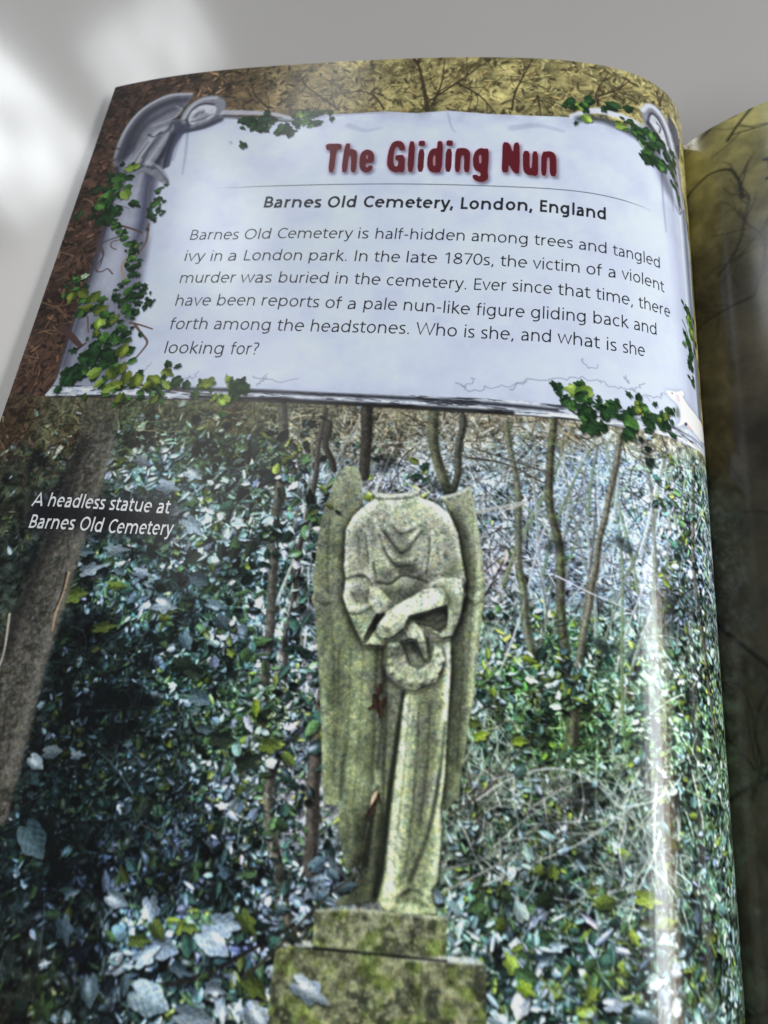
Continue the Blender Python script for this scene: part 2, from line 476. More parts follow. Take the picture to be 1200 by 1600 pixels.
MORE = [((52.79,150.07,0.169), (88,100,112)), ((65.88,157.82,0.16), (112,128,138)), ((49.06,171.65,0.158), (92,108,118)), ((65.35,181.16,0.147), (80,96,108)), ((83.93,172.22,0.147), (110,124,132)), ((91.86,184.59,0.139), (138,153,163)),
        ((47.13,191.22,0.148), (13,17,19)), ((59.34,202.59,0.137), (18,24,28)), ((73.97,193.18,0.138), (54,70,70)), ((89.57,202.27,0.13), (82,98,68)), ((81.67,227.19,0.119), (42,52,60)), ((56.37,230.01,0.123), (17,23,27)), ((47.3,227.5,0.128), (28,37,42)),
        ((97.04,222.07,0.119), (92,103,103)), ((76.18,240.89,0.113), (100,116,132)), ((71.59,255.55,0.106), (32,38,44)), ((88.3,240.51,0.111), (106,122,128)), ((58.64,253.26,0.111), (38,40,38)), ((140.32,182.62,0.133), (118,124,124)), ((140.62,189.25,0.13), (92,113,82)),
        ((151.1,197.04,0.126), (78,93,68)), ((176.9,168.89,0.165), (58,66,68)), ((137.14,218.72,0.116), (103,107,104)), ((149.22,223.93,0.113), (82,88,86)), ((142.39,228.98,0.11), (78,86,82)), ((160.98,229.98,0.111), (108,119,109)), ((148.6,244.3,0.103), (118,137,139)),
        ((135.78,234.93,0.108), (118,134,129)), ((69.98,140.52,0.169), (50,58,46)), ((45.46,141.45,0.178), (62,64,58)), ((141.3,138.81,0.156), (112,116,116)), ((158.92,143.28,0.156), (126,136,148)), ((167.79,152.86,0.157), (132,144,156))]
def tone_field():
    # inverse-distance blend of the tone samples, on a coarse lattice, then enlarged
    step = 16
    ys = (np.arange(0, CH + step, step) + .5) / R; xs = (np.arange(0, CW + step, step) + .5) / R
    g = np.array(TONE, np.float32).reshape(-1, 2); cc = TC.reshape(-1, 3)
    g = np.vstack([g, np.array([q[0][:2] for q in MORE], np.float32)]); cc = np.vstack([cc, np.array([q[1] for q in MORE], np.float32) / 255 * np.array([.99, 1.005, .97], np.float32)])
    d2 = (xs[None, :, None] - g[:, 0]) ** 2 + (ys[:, None, None] - g[:, 1]) ** 2
    w = 1 / (d2 + 4.0) ** 2
    lat = (w[..., None] * cc).sum(2) / w.sum(2)[..., None]
    y = np.arange(CH) / step; x = np.arange(CW) / step
    iy = y.astype(int); ix = x.astype(int); fy = (y - iy)[:, None, None]; fx = (x - ix)[None, :, None]
    return ((lat[iy][:, ix] * (1 - fx) + lat[iy][:, ix + 1] * fx) * (1 - fy) + (lat[iy + 1][:, ix] * (1 - fx) + lat[iy + 1][:, ix + 1] * fx) * fy).astype(np.float32)
tone = tone_field()
tone *= (1 + .16 * np.clip((XX - 108) / 20, 0, 1)[None, :, None] * np.clip((225 - YY) / 40, 0, 1)[:, None, None]) * np.array([.97, 1.0, 1.03], np.float32)
lf_ = np.clip((100 - XX) / 40, 0, 1)[None, :, None]
tone *= 1 + lf_ * np.array([.10, .19, .08], np.float32)
rt_ = np.clip((XX - 112) / 15, 0, 1)[None, :, None] * np.clip((YY - 165) / 20, 0, 1)[:, None, None]
tone *= 1 - rt_ * np.array([.14, .08, .14], np.float32)
n1 = noise((CH, CW), 14, 4, .8, 21)[..., None]; n2 = noise((CH, CW), 60, 3, .6, 22)[..., None]
wood = np.clip(tone * (.78 + .75 * n1 + .3 * n2), .02, .9)
ink[:] = ink * (1 - photo[..., None]) + wood * photo[..., None]

def tone_at(x, y):
    return tone[min(CH - 1, max(0, int(y * R))), min(CW - 1, max(0, int(x * R)))]
clump = noise((CH, CW), 60, 3, .75, 23) * .9 + .25 * noise((CH, CW), 14, 2, .7, 24)
PB = [(5.64,133.96),(107.33,127.57),(192.85,124.71)]; BOT = 268.0
def leaf_tones(x, y, g, bright=.24, dark=.36):
    t = tone_at(x, y); Y = float(t.mean())
    q = float(clump[min(CH - 1, max(0, int(y * R))), min(CW - 1, max(0, int(x * R)))])
    bright = bright * min(2.3, max(.05, 1 + 1.7 * q)) * min(1.1, .35 + 2.6 * Y); dark = dark * min(1.9, max(.4, 1 - 1.2 * q))
    r = g.random()
    if r < bright:
        k = min(1.04, g.uniform(.42, 1.1) * (0.22 + 1.3 * min(Y, .5) ** .6) * (1 + .35 * q))
        c = np.array([.78 - .2 * (1 - k), .88 - .04 * (1 - k), .95], np.float32) * k * (1 + .05 * g.normal(0, 1, 3).astype(np.float32))
        return c * .58, np.clip(c * 1.12, 0, .96), (np.array([.93, .96, 1.0], np.float32) * min(1, k + .12) if g.random() < .5 else None)
    if r < bright + dark:
        c = np.array([.07, .13, .11], np.float32) * g.uniform(.15, 1.2) * (.4 + 1.4 * Y)
        return c * .7, c * 1.5, (np.array([.5, .58, .66], np.float32) * (.3 + Y) if g.random() < .3 else None)
    ru = g.random()
    if ru < .16 + .14 * (x > 110):
        c = np.array([.42, .49, .20], np.float32)
    elif ru < .62:
        c = np.array([.25, .36, .22], np.float32)
    else:
        c = np.array([.20, .32, .28], np.float32)
    c = c * g.uniform(.45, 1.3) * (.35 + 1.5 * Y)
    return c * .6, np.clip(c * 1.35, 0, .9), (np.array([.78, .86, .95], np.float32) * (.35 + Y) if g.random() < .4 else None)

def leaves(blobs, seed):
    g = np.random.default_rng(seed)
    jobs = []
    for (cx, cy, rx, ry), n, l0, l1, br, dk in blobs:
        for _ in range(n):
            x, y = g.normal(cx, rx * .6), g.normal(cy, ry * .6)
            if y < np.interp(x, XX, ytop) - .5 or y > BOT + 2 or x < -2 or x > PAGE_W + 2:
                continue
            jobs.append((x, y, g.uniform(l0, l1), br, dk))
    for i in g.permutation(len(jobs)):
        x, y, L, br, dk = jobs[i]
        d_, l_, gl = leaf_tones(x, y, g, br, dk)
        leaf(x, y, L, L * g.choice([g.uniform(.18, .4), g.uniform(.45, .9)]), g.uniform(0, 6.28), d_, l_, gl, g.choice([0, 0, -1, -2, -3]) if L > 1.6 else 0, None, .5, .25 if L > 2.5 else .1, 1.4, g)

def tangle(blobs, seed):
    g = np.random.default_rng(seed)
    for (cx, cy, rx, ry), n, l0, l1, w, cols, ang in blobs:
        for _ in range(n):
            x, y = g.normal(cx, rx * .6), g.normal(cy, ry * .6)
            if y < np.interp(x, XX, ytop):
                continue
            a = g.normal(ang, .8) if ang is not None else g.uniform(0, 6.28)
            q = [(x, y)]
            st = g.uniform(l0, l1) / 4; cv = g.normal(0, .22)
            for _k in range(4):
                a += cv + g.normal(0, .12)
                q.append((q[-1][0] + math.cos(a) * st, q[-1][1] + math.sin(a) * st))
            c = np.asarray(cols[g.integers(len(cols))], np.float32) / 255.0 * g.uniform(.7, 1.15)
            stroke(q, w * g.uniform(.5, 1.3), w * .3, np.clip(c, 0, .95), g.uniform(.5, .95), soft=.22)

def sprays(blobs, seed):
    """trailing shoots: a stem with leaves to both sides, all catching the light alike"""
    g = np.random.default_rng(seed)
    jobs = []
    for (cx, cy, rx, ry), n, l0, l1, br, dk in blobs:
        for _ in range(n):
            x, y = g.normal(cx, rx * .6), g.normal(cy, ry * .6)
            if y > np.interp(x, XX, ytop) + 1 and y < BOT + 2 and -2 < x < PAGE_W + 2:
                jobs.append((x, y, g.uniform(l0, l1), br, dk))
    for i in g.permutation(len(jobs)):
        x, y, L, br, dk = jobs[i]
        a = g.uniform(0, 6.28); cv = g.normal(0, .25); q = [(x, y)]
        for _k in range(g.integers(4, 9)):
            a += cv + g.normal(0, .2)
            q.append((q[-1][0] + math.cos(a) * L * .62, q[-1][1] + math.sin(a) * L * .62))
        t = tone_at(x, y)
        stroke(q, .28, .12, np.clip(t * g.choice([.3, .5, 1.5]) , 0, .8), .8, soft=.2)
        cls = g.random(); sd_ = 1 if g.random() < .5 else -1
        for k, (px_, py_) in enumerate(q[1:]):
            sd_ = -sd_
            if g.random() < .25: cls = g.random()
            aa = a + sd_ * g.uniform(.5, 1.4)
            b_, d_ = (1.0, 0) if cls < br else ((0, 1.0) if cls < br + dk else (0, 0))
            dd, ll, gl = leaf_tones(px_, py_, g, b_, d_)
            Lk = L * g.uniform(.65, 1.2)
            leaf(px_ + math.cos(aa) * Lk * .4, py_ + math.sin(aa) * Lk * .4, Lk, Lk * g.choice([g.uniform(.25, .5), g.uniform(.55, .95)]), aa, dd, ll, gl, g.choice([0, -1, -2, -3]), None, .55, .3 if L > 2.2 else .1, 1.3, g)

PALE = [(190, 196, 208), (165, 160, 160), (205, 208, 215), (140, 132, 130), (175, 170, 178)]
DARKT = [(30, 32, 30), (45, 42, 38), (60, 58, 50), (25, 26, 30)]
MIXT = PALE + DARKT + [(120, 118, 110), (100, 110, 90)]
# everything far: fine twigs and small leaves all over
tangle([((153.14,150.5,37.0,30.1), 1500, 3, 12, .35, MIXT, None), ((108.53,138.09,40.1,15.4), 500, 3, 12, .35, MIXT, None),
        ((96.19,185.58,6.8,45.9), 420, 2, 8, .35, MIXT, None), ((151.41,214.85,26.5,19.3), 900, 3, 12, .35, MIXT, None)], 31)
leaves([((64.36,151.22,38.3,28.7), 800, 1.2, 3.2, .3, .4), ((65.66,188.34,36.1,27.9), 1200, 1.0, 3.0, .22, .5),
        ((67.06,220.68,35.6,23.3), 1300, .9, 2.6, .2, .52), ((94.16,205.6,11.7,41.2), 700, .8, 2.2, .34, .3),
        ((153.56,190.41,30.8,16.8), 900, .8, 2.0, .26, .4), ((153.82,214.57,27.7,13.6), 700, .8, 1.8, .16, .5),
        ((156.33,237.58,27.0,12.9), 1500, 1.1, 2.6, .5, .3), ((183.25,188.33,10.7,64.8), 900, .9, 2.4, .3, .36),
        ((157.45,153.05,32.4,28.1), 500, .6, 1.6, .25, .45), ((85.44,243.93,31.2,14.9), 900, 1.0, 3.0, .3, .42)], 32)
tangle([((153.12,148.91,35.7,23.9), 2200, .6, 2.6, .42, [(150,176,190),(176,180,196),(120,146,160),(206,216,226),(96,116,104),(44,52,52),(70,72,70),(140,146,140)], None),
        ((109.84,136.26,38.6,10.3), 600, .6, 2.4, .4, [(156,172,180),(126,142,150),(100,116,106),(44,50,50),(80,78,70)], None)], 37)
sprays([((64.36,151.22,32.9,21.9), 120, 1.6, 3.2, .34, .42), ((66.4,185.43,34.6,24.0), 170, 1.4, 3.2, .24, .48), ((70.04,216.76,31.2,21.4), 190, 1.1, 2.6, .2, .5),
        ((93.05,199.33,10.6,38.8), 80, 1.0, 2.4, .36, .3), ((148.42,191.0,21.8,11.6), 110, 1.3, 2.6, .26, .3), ((151.45,217.09,20.3,12.3), 80, 1.0, 2.2, .2, .4),
        ((156.33,237.58,24.7,10.9), 230, 1.6, 3.2, .55, .2), ((183.49,174.45,8.7,59.1), 130, 1.2, 2.6, .34, .3), ((85.21,242.94,27.6,13.0), 120, 1.6, 3.4, .34, .36),
        ((157.45,153.05,28.2,21.8), 40, .9, 1.8, .25, .4)], 38)
tangle([((153.11,147.32,34.4,24.1), 300, 6, 22, .36, [(150,160,165),(180,186,190),(110,112,108)] + DARKT, None), ((148.97,213.99,21.7,12.5), 80, 10, 34, .32, [(150,152,154),(130,130,128),(180,186,188),(100,98,92),(70,68,60)], -.3),
        ((171.46,214.73,9.1,22.9), 50, 10, 30, .4, [(170,176,176),(140,140,136)], 1.5), ((75.76,201.05,35.1,43.0), 200, 5, 18, .26, DARKT + [(100,112,110)], None),
        ((138.43,197.19,7.6,15.1), 50, 6, 18, .35, [(150,150,146),(60,56,48)], 1.3)], 33)
def thicket(n, seed):
    """bare saplings behind: each a leaning stem that forks"""
    g = np.random.default_rng(seed)
    for _ in range(n):
        x0 = g.uniform(*SAP_X); y0 = g.uniform(*SAP_Y)
        a = -math.pi / 2 + g.normal(0, .16); q = [(x0, y0)]
        for _k in range(7):
            a += g.normal(0, .07); q.append((q[-1][0] + math.cos(a) * 9, q[-1][1] + math.sin(a) * 9))
        q = [p_ for p_ in q if p_[1] > np.interp(p_[0], XX, ytop) - 2]
        if len(q) < 3: continue
        c = np.array([(78,78,68),(96,98,92),(60,58,52),(112,114,112),(70,78,58)][g.integers(5)], np.float32) / 255
        w_ = g.uniform(.4, 1.1)
        stroke(q, w_, w_ * .6, c, .85, soft=.3)
        stroke([(p_[0] - w_ * .25, p_[1]) for p_ in q], w_ * .3, w_ * .2, np.clip(c * 1.7, 0, .8), .5, soft=.3)
        for p_ in q[1:]:
            for _b in range(g.integers(0, 3)):
                aa = a + g.choice([-1, 1]) * g.uniform(.4, 1.1); r_ = [p_]
                for _k in range(4):
                    aa += g.normal(0, .22); st = g.uniform(2, 5); r_.append((r_[-1][0] + math.cos(aa) * st, r_[-1][1] + math.sin(aa) * st))
                stroke(r_, w_ * .4, .12, c * g.uniform(.7, 1.5), .8, soft=.22)
SAP_X, SAP_Y = [(134.99,181.8),(180.19,175.28)][0][0:1] + [(180.19,175.28),(134.99,181.8)][0][0:1], (150.0, 205.0)
thicket(26, 39)
SAP_X = [(89.36,186.23),(100.26,185.2)][0][0:1] + [(100.26,185.2),(89.36,186.23)][0][0:1]
thicket(5, 40)

# brownish fade where the photograph meets the border above it
fade = np.exp(-np.clip(YY[:, None] - ytop[None, :], 0, 99) / 5.0)[..., None] * photo[..., None] * .75
left = np.clip(1 - XX / 13.0, 0, 1)[None, :, None] * photo[..., None] * np.clip(1.15 - (YY[:, None, None] - 130) / 70, .25, 1) * .8
brown = np.clip(rgb(98, 88, 68) * (1 + .5 * n1), 0, 1)
darkb = np.clip(rgb(48, 36, 30) * (1 + .5 * n1), 0, 1)
ink[:] = ink * (1 - fade) + brown * fade
ink[:] = ink * (1 - left) + darkb * left
tangle([((99.81,129.86,89.0,3.9), 600, 2, 8, .35, [(70,60,42),(50,42,32),(150,140,118),(120,110,85),(40,36,28)], None)], 34)
tangle([((22.3,141.52,18.0,11.2), 350, 2, 7, .35, [(70,52,42),(40,30,26),(110,90,75),(30,24,22)], None)], 35)

def balance(k):
    """pull the broad tones of the picture to the tone samples"""
    for ch in range(3):
        m_ = blur(ink[..., ch] * photo, 30) / np.maximum(blur(photo, 30), .05)
        f_ = np.clip(tone[..., ch] / np.maximum(m_, .01), .4, 2.2) ** k
        ink[..., ch] = np.where(photo > .5, np.clip(ink[..., ch] * f_, .004, .97), ink[..., ch])
balance(.85)
# ---------------------------------------------------------------- tree trunks
def trunk(pts, w0, w1, base, seed, part=None, moss=None, alpha=1.0, lightside=-1):
    gj = np.random.default_rng(seed); w0, w1 = w0 * .8, w1 * .8
    p = smooth_path(pts, 6); p = p + np.stack([blur(gj.normal(0, 1, (1, len(p))).astype(np.float32), 1.5)[0] * .9, np.zeros(len(p))], 1)
    win, m = stroke_mask(p, w0, w1, soft=.35)
    texture(win, m, base, .45, 5, seed, part, moss, alpha)
    a, b_, c, d = win
    # rounded bark tones as photographed
    off = p + np.array([lightside * w0 * .28, 0]); win2, m2 = stroke_mask(off, w0 * .35, w1 * .35, soft=w0 * .5)
    put(win2, m2, np.clip(base * 1.9 + .05, 0, .8), None, .35 * alpha)
    off = p - np.array([lightside * w0 * .32, 0]); win2, m2 = stroke_mask(off, w0 * .4, w1 * .4, soft=w0 * .5)
    put(win2, m2, base * .3, None, .55 * alpha)
trunk([(82.73,127.16),(85.86,149.88),(87.5,171.92),(89.9,193.03),(90.92,205.94)], 3.0, 2.2, rgb(62,62,56), 41)
trunk([(94.16,209.33),(95.58,218.76),(98.2,228.67),(102.19,237.84)], 2.4, 2.4, rgb(76,74,64), 42)
trunk([(93.01,128.45),(93.46,145.99),(92.69,163.85),(93.2,175.87),(93.42,187.23),(94.33,196.59)], 1.6, 1.4, rgb(54,52,48), 43)
trunk([(101.85,195.83),(103.07,210.82),(104.21,222.4),(104.74,229.02)], 3.4, 3.0, rgb(60,57,51), 44)
trunk([(103.46,127.82),(104.0,138.41),(105.24,145.97)], 3.6, 3.0, rgb(44,42,38), 45)
trunk([(94.63,131.98),(95.18,139.01),(98.01,144.82)], 1.8, 1.8, rgb(40,38,34), 46)
trunk([(119.98,127.6),(121.97,140.48),(124.73,149.33)], 3.2, 2.6, rgb(74,76,60), 47)
trunk([(126.11,128.04),(125.84,136.78),(125.82,148.43)], 2.0, 2.0, rgb(60,62,54), 48)
trunk([(147.17,127.04),(147.55,143.13),(148.75,158.76),(150.49,177.4),(151.63,190.63),(153.04,200.53)], 2.2, 2.6, rgb(66,64,56), 49, None, rgb(82,94,60))
trunk([(136.43,128.96),(139.54,145.58),(141.39,159.54),(142.79,171.2),(145.35,183.43),(146.72,198.78)], 1.6, 3.0, rgb(84,86,72), 50, None, rgb(92,104,68), .75)
trunk([(163.93,128.93),(160.38,147.89),(157.45,162.18),(155.82,173.97),(154.19,187.73)], 1.8, 1.6, rgb(92,90,78), 51)
trunk([(185.36,130.92),(182.38,153.74),(184.25,174.25),(187.61,195.37)], 1.6, 1.6, rgb(80,74,62), 52, None, None, .7)
trunk([(170.08,129.27),(170.04,141.15),(171.11,156.8),(171.81,171.43)], 1.2, 1.0, rgb(110,112,104), 53, None, None, .6)
for k, (t, w, c) in enumerate([
        ([(135.38,228.73),(145.67,223.26),(156.26,217.65),(167.65,208.3)], 0.48, (170,174,172)), ([(129.3,226.21),(137.39,223.11),(146.64,216.52)], 0.37, (130,130,126)),
        ([(129.74,216.71),(136.71,211.32),(141.34,205.48),(144.88,200.23)], .5, (70,58,52)), ([(134.99,213.26),(141.47,208.45),(150.01,205.71),(157.46,207.8),(164.93,213.26)], 0.41, (176,182,184)),
        ([(136.6,209.58),(145.1,206.86),(153.73,205.88),(161.2,209.1),(167.44,215.22)], 0.34, (150,156,158)), ([(154.43,215.06),(155.25,210.97),(154.35,205.8)], .5, (205,205,205)),
        ([(158.64,227.12),(162.85,224.52),(162.07,219.19),(163.39,214.01),(159.92,213.29)], .5, (200,200,204)), ([(147.71,211.84),(149.14,220.68),(148.16,228.31)], .4, (180,175,172)),
        ([(139.58,219.56),(140.65,229.18)], 0.48, (150,152,148)), ([(131.42,178.01),(138.06,162.89),(134.09,166.25)], .4, (50,44,40)),
        ([(131.16,152.76),(141.7,149.39),(136.13,152.31)], .9, (170,170,165)), ([(128.09,139.14),(136.96,140.05),(145.84,144.13)], .6, (60,56,52)),
        ([(131.78,151.12),(137.08,142.53),(141.11,133.74)], .5, (120,118,118)), ([(107.66,149.91),(109.2,143.99),(110.78,137.92)], .8, (185,190,186)),
        ([(129.61,229.92),(136.38,225.94),(146.74,219.85)], 0.48, (140,142,138)), ([(147.22,141.52),(138.38,139.09),(129.39,136.49)], .5, (70,66,62)),
        ([(149.19,166.16),(157.45,169.49),(167.28,172.27)], .4, (190,190,196)), ([(70.59,150.87),(80.72,155.2),(91.42,156.04)], .4, (60,52,46)),
        ([(61.67,169.31),(74.06,167.18),(92.44,162.32)], .4, (35,38,34)), ([(88.38,209.94),(95.66,206.69),(103.17,204.66)], .35, (60,60,54)),
        ([(81.31,231.14),(86.65,232.73),(89.65,238.26)], .5, (45,40,38)), ([(75.32,251.67),(86.53,248.83),(97.08,242.55),(107.72,235.1)], 1.0, (28,26,24)),
        ([(66.39,223.11),(79.45,228.57),(84.07,237.86)], .35, (70,70,66)), ([(177.53,199.66),(180.83,213.59),(178.18,225.06)], .5, (190,190,190)),
        ([(171.82,206.56),(174.37,213.23),(173.12,223.4)], .4, (195,195,195)), ([(69.61,138.75),(82.83,150.08),(89.68,154.55)], .35, (90,84,76)),
        ([(61.98,140.9),(69.61,138.75),(77.2,136.57)], .3, (70,62,52))]):
    stroke(t, w, w * .5, np.array(c, np.float32) / 255, .9, soft=.2)

# dark hollows between the masses of ivy
g = np.random.default_rng(44)
for _ in range(70):
    x, y = g.normal(65, 30), g.normal(190, 32)
    t = float(tone_at(x, y).mean())
    q = [(x, y)]
    for _k in range(3): q.append((q[-1][0] + g.normal(0, 2.5), q[-1][1] + g.normal(0, 2.5)))
    if y > np.interp(x, XX, ytop) + 8: stroke(q, g.uniform(1.5, 4), 1.0, rgb(8, 12, 13), g.uniform(.5, .9), soft=1.6)
for _ in range(36):
    x, y = g.normal(155, 22), g.normal(205, 22)
    q = [(x, y)]
    for _k in range(3): q.append((q[-1][0] + g.normal(0, 2), q[-1][1] + g.normal(0, 1.5)))
    if y > np.interp(x, XX, ytop) + 10: stroke(q, g.uniform(1, 2.6), .8, rgb(14, 18, 18), g.uniform(.4, .8), soft=1.4)
# ---------------------------------------------------------------- nearer leaves
sprays([((77.3,145.35,15.7,10.2), 24, 2.4, 4.0, .2, .5), ((66.98,162.62,23.4,11.1), 30, 2.4, 4.2, .42, .3), ((75.71,181.77,18.8,12.8), 30, 2.2, 4.0, .3, .4),
        ((88.85,198.45,10.7,11.6), 22, 2.0, 3.6, .26, .3), ((72.78,211.56,20.2,18.3), 36, 1.6, 3.0, .28, .46), ((88.06,227.6,14.8,11.0), 44, 1.6, 3.0, .38, .34),
        ((147.17,192.43,12.8,7.7), 26, 1.8, 3.2, .3, .2), ((157.47,239.42,20.1,8.8), 70, 2.2, 4.0, .62, .1), ((139.79,245.34,5.5,4.8), 14, 2.2, 4, .4, .2), ((179.87,207.83,6.4,36.7), 34, 1.6, 3.0, .36, .25),
        ((179.82,152.97,6.7,24.3), 24, 1.6, 3.0, .4, .25), ((133.04,192.65,4.6,7.7), 12, 1.6, 3, .3, .2), ((79.56,244.63,18.0,8.0), 26, 2.4, 4.4, .45, .25)], 36)
# single leaves that catch the eye: px centre, length px, angle (deg), kind
BIGT = {'w': (rgb(104,124,136), rgb(190,208,222), rgb(224,234,244)), 'g': (rgb(48,62,28), rgb(104,122,52), None),
        'd': (rgb(14,22,20), rgb(44,56,44), None), 'y': (rgb(90,112,30), rgb(150,172,62), None), 'b': (rgb(50,72,82), rgb(112,138,150), rgb(170,190,202))}
def big(items, seed, asp=.62, lob=.45, part=None):
    g = np.random.default_rng(seed)
    for (x, y, sc), L, ang, kd in items:
        d_, l_, gl = BIGT[kd]
        L = L * (.72 if y < 225 else .92)
        kq = g.uniform(.62, 1.02) if kd in 'wb' else g.uniform(.8, 1.1)
        d_, l_ = d_ * kq * .9, np.clip(l_ * kq, 0, .95); gl = None if g.random() < .6 else gl
        leaf(x, y, L * sc, L * sc * asp * g.uniform(.75, 1.2), math.radians(ang + g.uniform(-25, 25)), d_, l_, gl, g.choice([-1, -2, -1]), part, .5, .3, 1.2, g)
big([((76.27,238.77,0.114),60,60,'w'),((69.16,237.99,0.116),50,10,'w'),((79.56,244.63,0.11),70,30,'w'),((76.99,246.47,0.11),60,-20,'w'),((78.28,241.9,0.112),44,20,'g'),((75.17,244.13,0.111),50,15,'g'),
     ((90.55,239.72,0.111),70,10,'w'),((88.73,242.52,0.11),80,15,'w'),((94.57,238.73,0.111),60,25,'g'),((84.17,240.99,0.111),40,5,'g'),((79.16,252.67,0.106),90,5,'w'),((87.81,254.51,0.104),90,10,'w'),
     ((92.59,252.49,0.104),60,60,'w'),((99.05,253.14,0.103),80,40,'w'),((107.32,247.8,0.105),95,20,'w'),((97.6,248.48,0.106),70,10,'g'),((90.86,249.78,0.106),45,10,'w'),((101.24,246.07,0.106),40,-10,'w'),
     ((68.31,252.54,0.109),60,50,'b'),((83.89,247.65,0.108),50,10,'b'),((60.68,243.79,0.115),60,70,'b'),((49.42,229.61,0.126),80,60,'b'),
     ((57.36,173.47,0.154),55,10,'w'),((64.44,180.49,0.148),60,-10,'w'),((75.96,179.56,0.145),60,10,'b'),((78.13,183.0,0.143),50,20,'b'),((71.32,187.86,0.142),50,30,'b'),((49.73,168.45,0.16),60,10,'w'),
     ((41.88,169.16,0.163),50,10,'b'),((44.81,173.45,0.159),60,0,'w'),((71.08,174.01,0.149),50,20,'b'),((66.61,161.03,0.158),70,20,'w'),((61.24,158.09,0.161),50,0,'w'),((49.78,144.92,0.174),45,40,'w'),
     ((58.04,151.55,0.166),60,0,'w'),((63.58,147.84,0.167),50,10,'w'),((76.81,199.63,0.134),60,0,'b'),((79.55,205.84,0.13),50,10,'b'),((71.89,193.37,0.138),70,0,'d'),((74.27,194.52,0.137),50,30,'d'),
     ((89.21,200.37,0.131),44,100,'y'),((93.19,207.58,0.127),60,20,'g'),((83.23,207.36,0.129),70,0,'d'),((89.26,211.08,0.126),70,-20,'d'),((97.46,209.59,0.125),46,30,'g'),((42.76,179.72,0.157),60,0,'g'),
     ((52.11,176.87,0.154),50,0,'g'),((51.82,186.56,0.149),60,-30,'g'),((70.74,222.06,0.123),60,90,'d'),((64.56,195.4,0.139),40,10,'d'),((53.99,213.43,0.133),40,0,'w'),((45.34,215.52,0.135),50,10,'w'),((48.24,213.35,0.135),50,-10,'w'),
     ((74.73,166.82,0.152),44,80,'d'),((77.83,167.36,0.151),40,90,'d'),((81.19,165.55,0.152),40,90,'d'),((68.41,168.84,0.153),50,120,'d'),((86.14,151.52,0.158),40,60,'d'),((77.08,140.13,0.167),40,80,'d'),
     ((165.96,245.28,0.105),60,10,'b'),((141.06,248.5,0.101),60,15,'w'),((145.25,243.25,0.103),44,20,'y'),((150.65,236.23,0.107),40,10,'w'),((160.84,243.89,0.104),60,10,'w'),((148.44,238.48,0.106),40,0,'b'),
     ((134.86,201.31,0.125),44,0,'y'),((142.42,201.72,0.124),40,0,'y'),((133.45,198.98,0.126),40,20,'g'),((143.7,184.95,0.132),40,0,'y'),((167.1,226.71,0.116),60,0,'y'),((159.23,228.1,0.111),44,0,'g')], 61)
big([((61.61,126.15,0.18),1,0,'d')], 62)
balance(.45)
# caption's soft dark patch, part of the printed design
win, m = poly_mask([(21.25,154.18),(62.21,155.55),(65.26,165.13),(25.6,166.11)], pad=8)
m = blur(m, 14)
put(win, m, rgb(24, 26, 30), None, .85)
# leaning trunk at the far left
TREE = [(38.03,122.55),(39.9,130.35),(40.83,139.71),(41.48,151.32),(41.15,164.66),(41.36,184.32),(41.1,194.49),(41.93,208.61),(42.66,219.15),(42.93,227.96),(36.23,228.66),(26.93,205.23),(28.51,192.42),(29.33,183.45),(30.79,165.0),(31.49,153.61),(31.28,139.76),(29.36,127.34)]
win, m = poly_mask(TREE, pad=1); mm_ = m * photo[win[2]:win[3], win[0]:win[1]]
mm_ *= np.clip(.45 + (YY[win[2]:win[3]] - 128) / 22, 0, 1)[:, None]
texture(win, blur(mm_, 2) * .97, rgb(80, 77, 72), .5, 4, 71, None, rgb(62, 63, 56))
pid[win[2]:win[3], win[0]:win[1]][mm_ > .5] = P_TREE
stroke([(41.18,139.71),(40.56,153.94),(39.84,168.93),(39.82,185.89),(39.75,196.0),(40.47,208.74),(40.67,219.34)], 2.6, 2.6, rgb(150, 148, 138), .38, soft=2.2)
stroke([(32.36,139.76),(32.32,152.37),(32.16,164.97),(30.72,180.33),(30.12,192.33)], 3.6, 3.6, rgb(20, 20, 20), .6, soft=3.0)
stroke([(39.8,174.48),(39.91,178.35),(39.72,183.67),(40.22,188.08)], .9, .5, rgb(178, 152, 122), .8)
stroke([(39.32,174.51),(39.68,179.13),(39.25,183.7)], .5, .3, rgb(30, 24, 20), .9)
stroke([(28.23,185.02),(29.8,192.35),(30.11,196.64)], .7, .4, rgb(200, 190, 178), .8)
put(*poly_mask([(21.25,154.18),(49.29,155.34),(52.98,165.88),(25.3,165.29)]), rgb(24, 26, 30), None, 0)
win, m = poly_mask([(23.72,155.93),(59.36,156.87),(61.38,163.78),(25.58,163.61)], pad=8); put(win, blur(m, 10), rgb(22, 22, 26), None, .8)

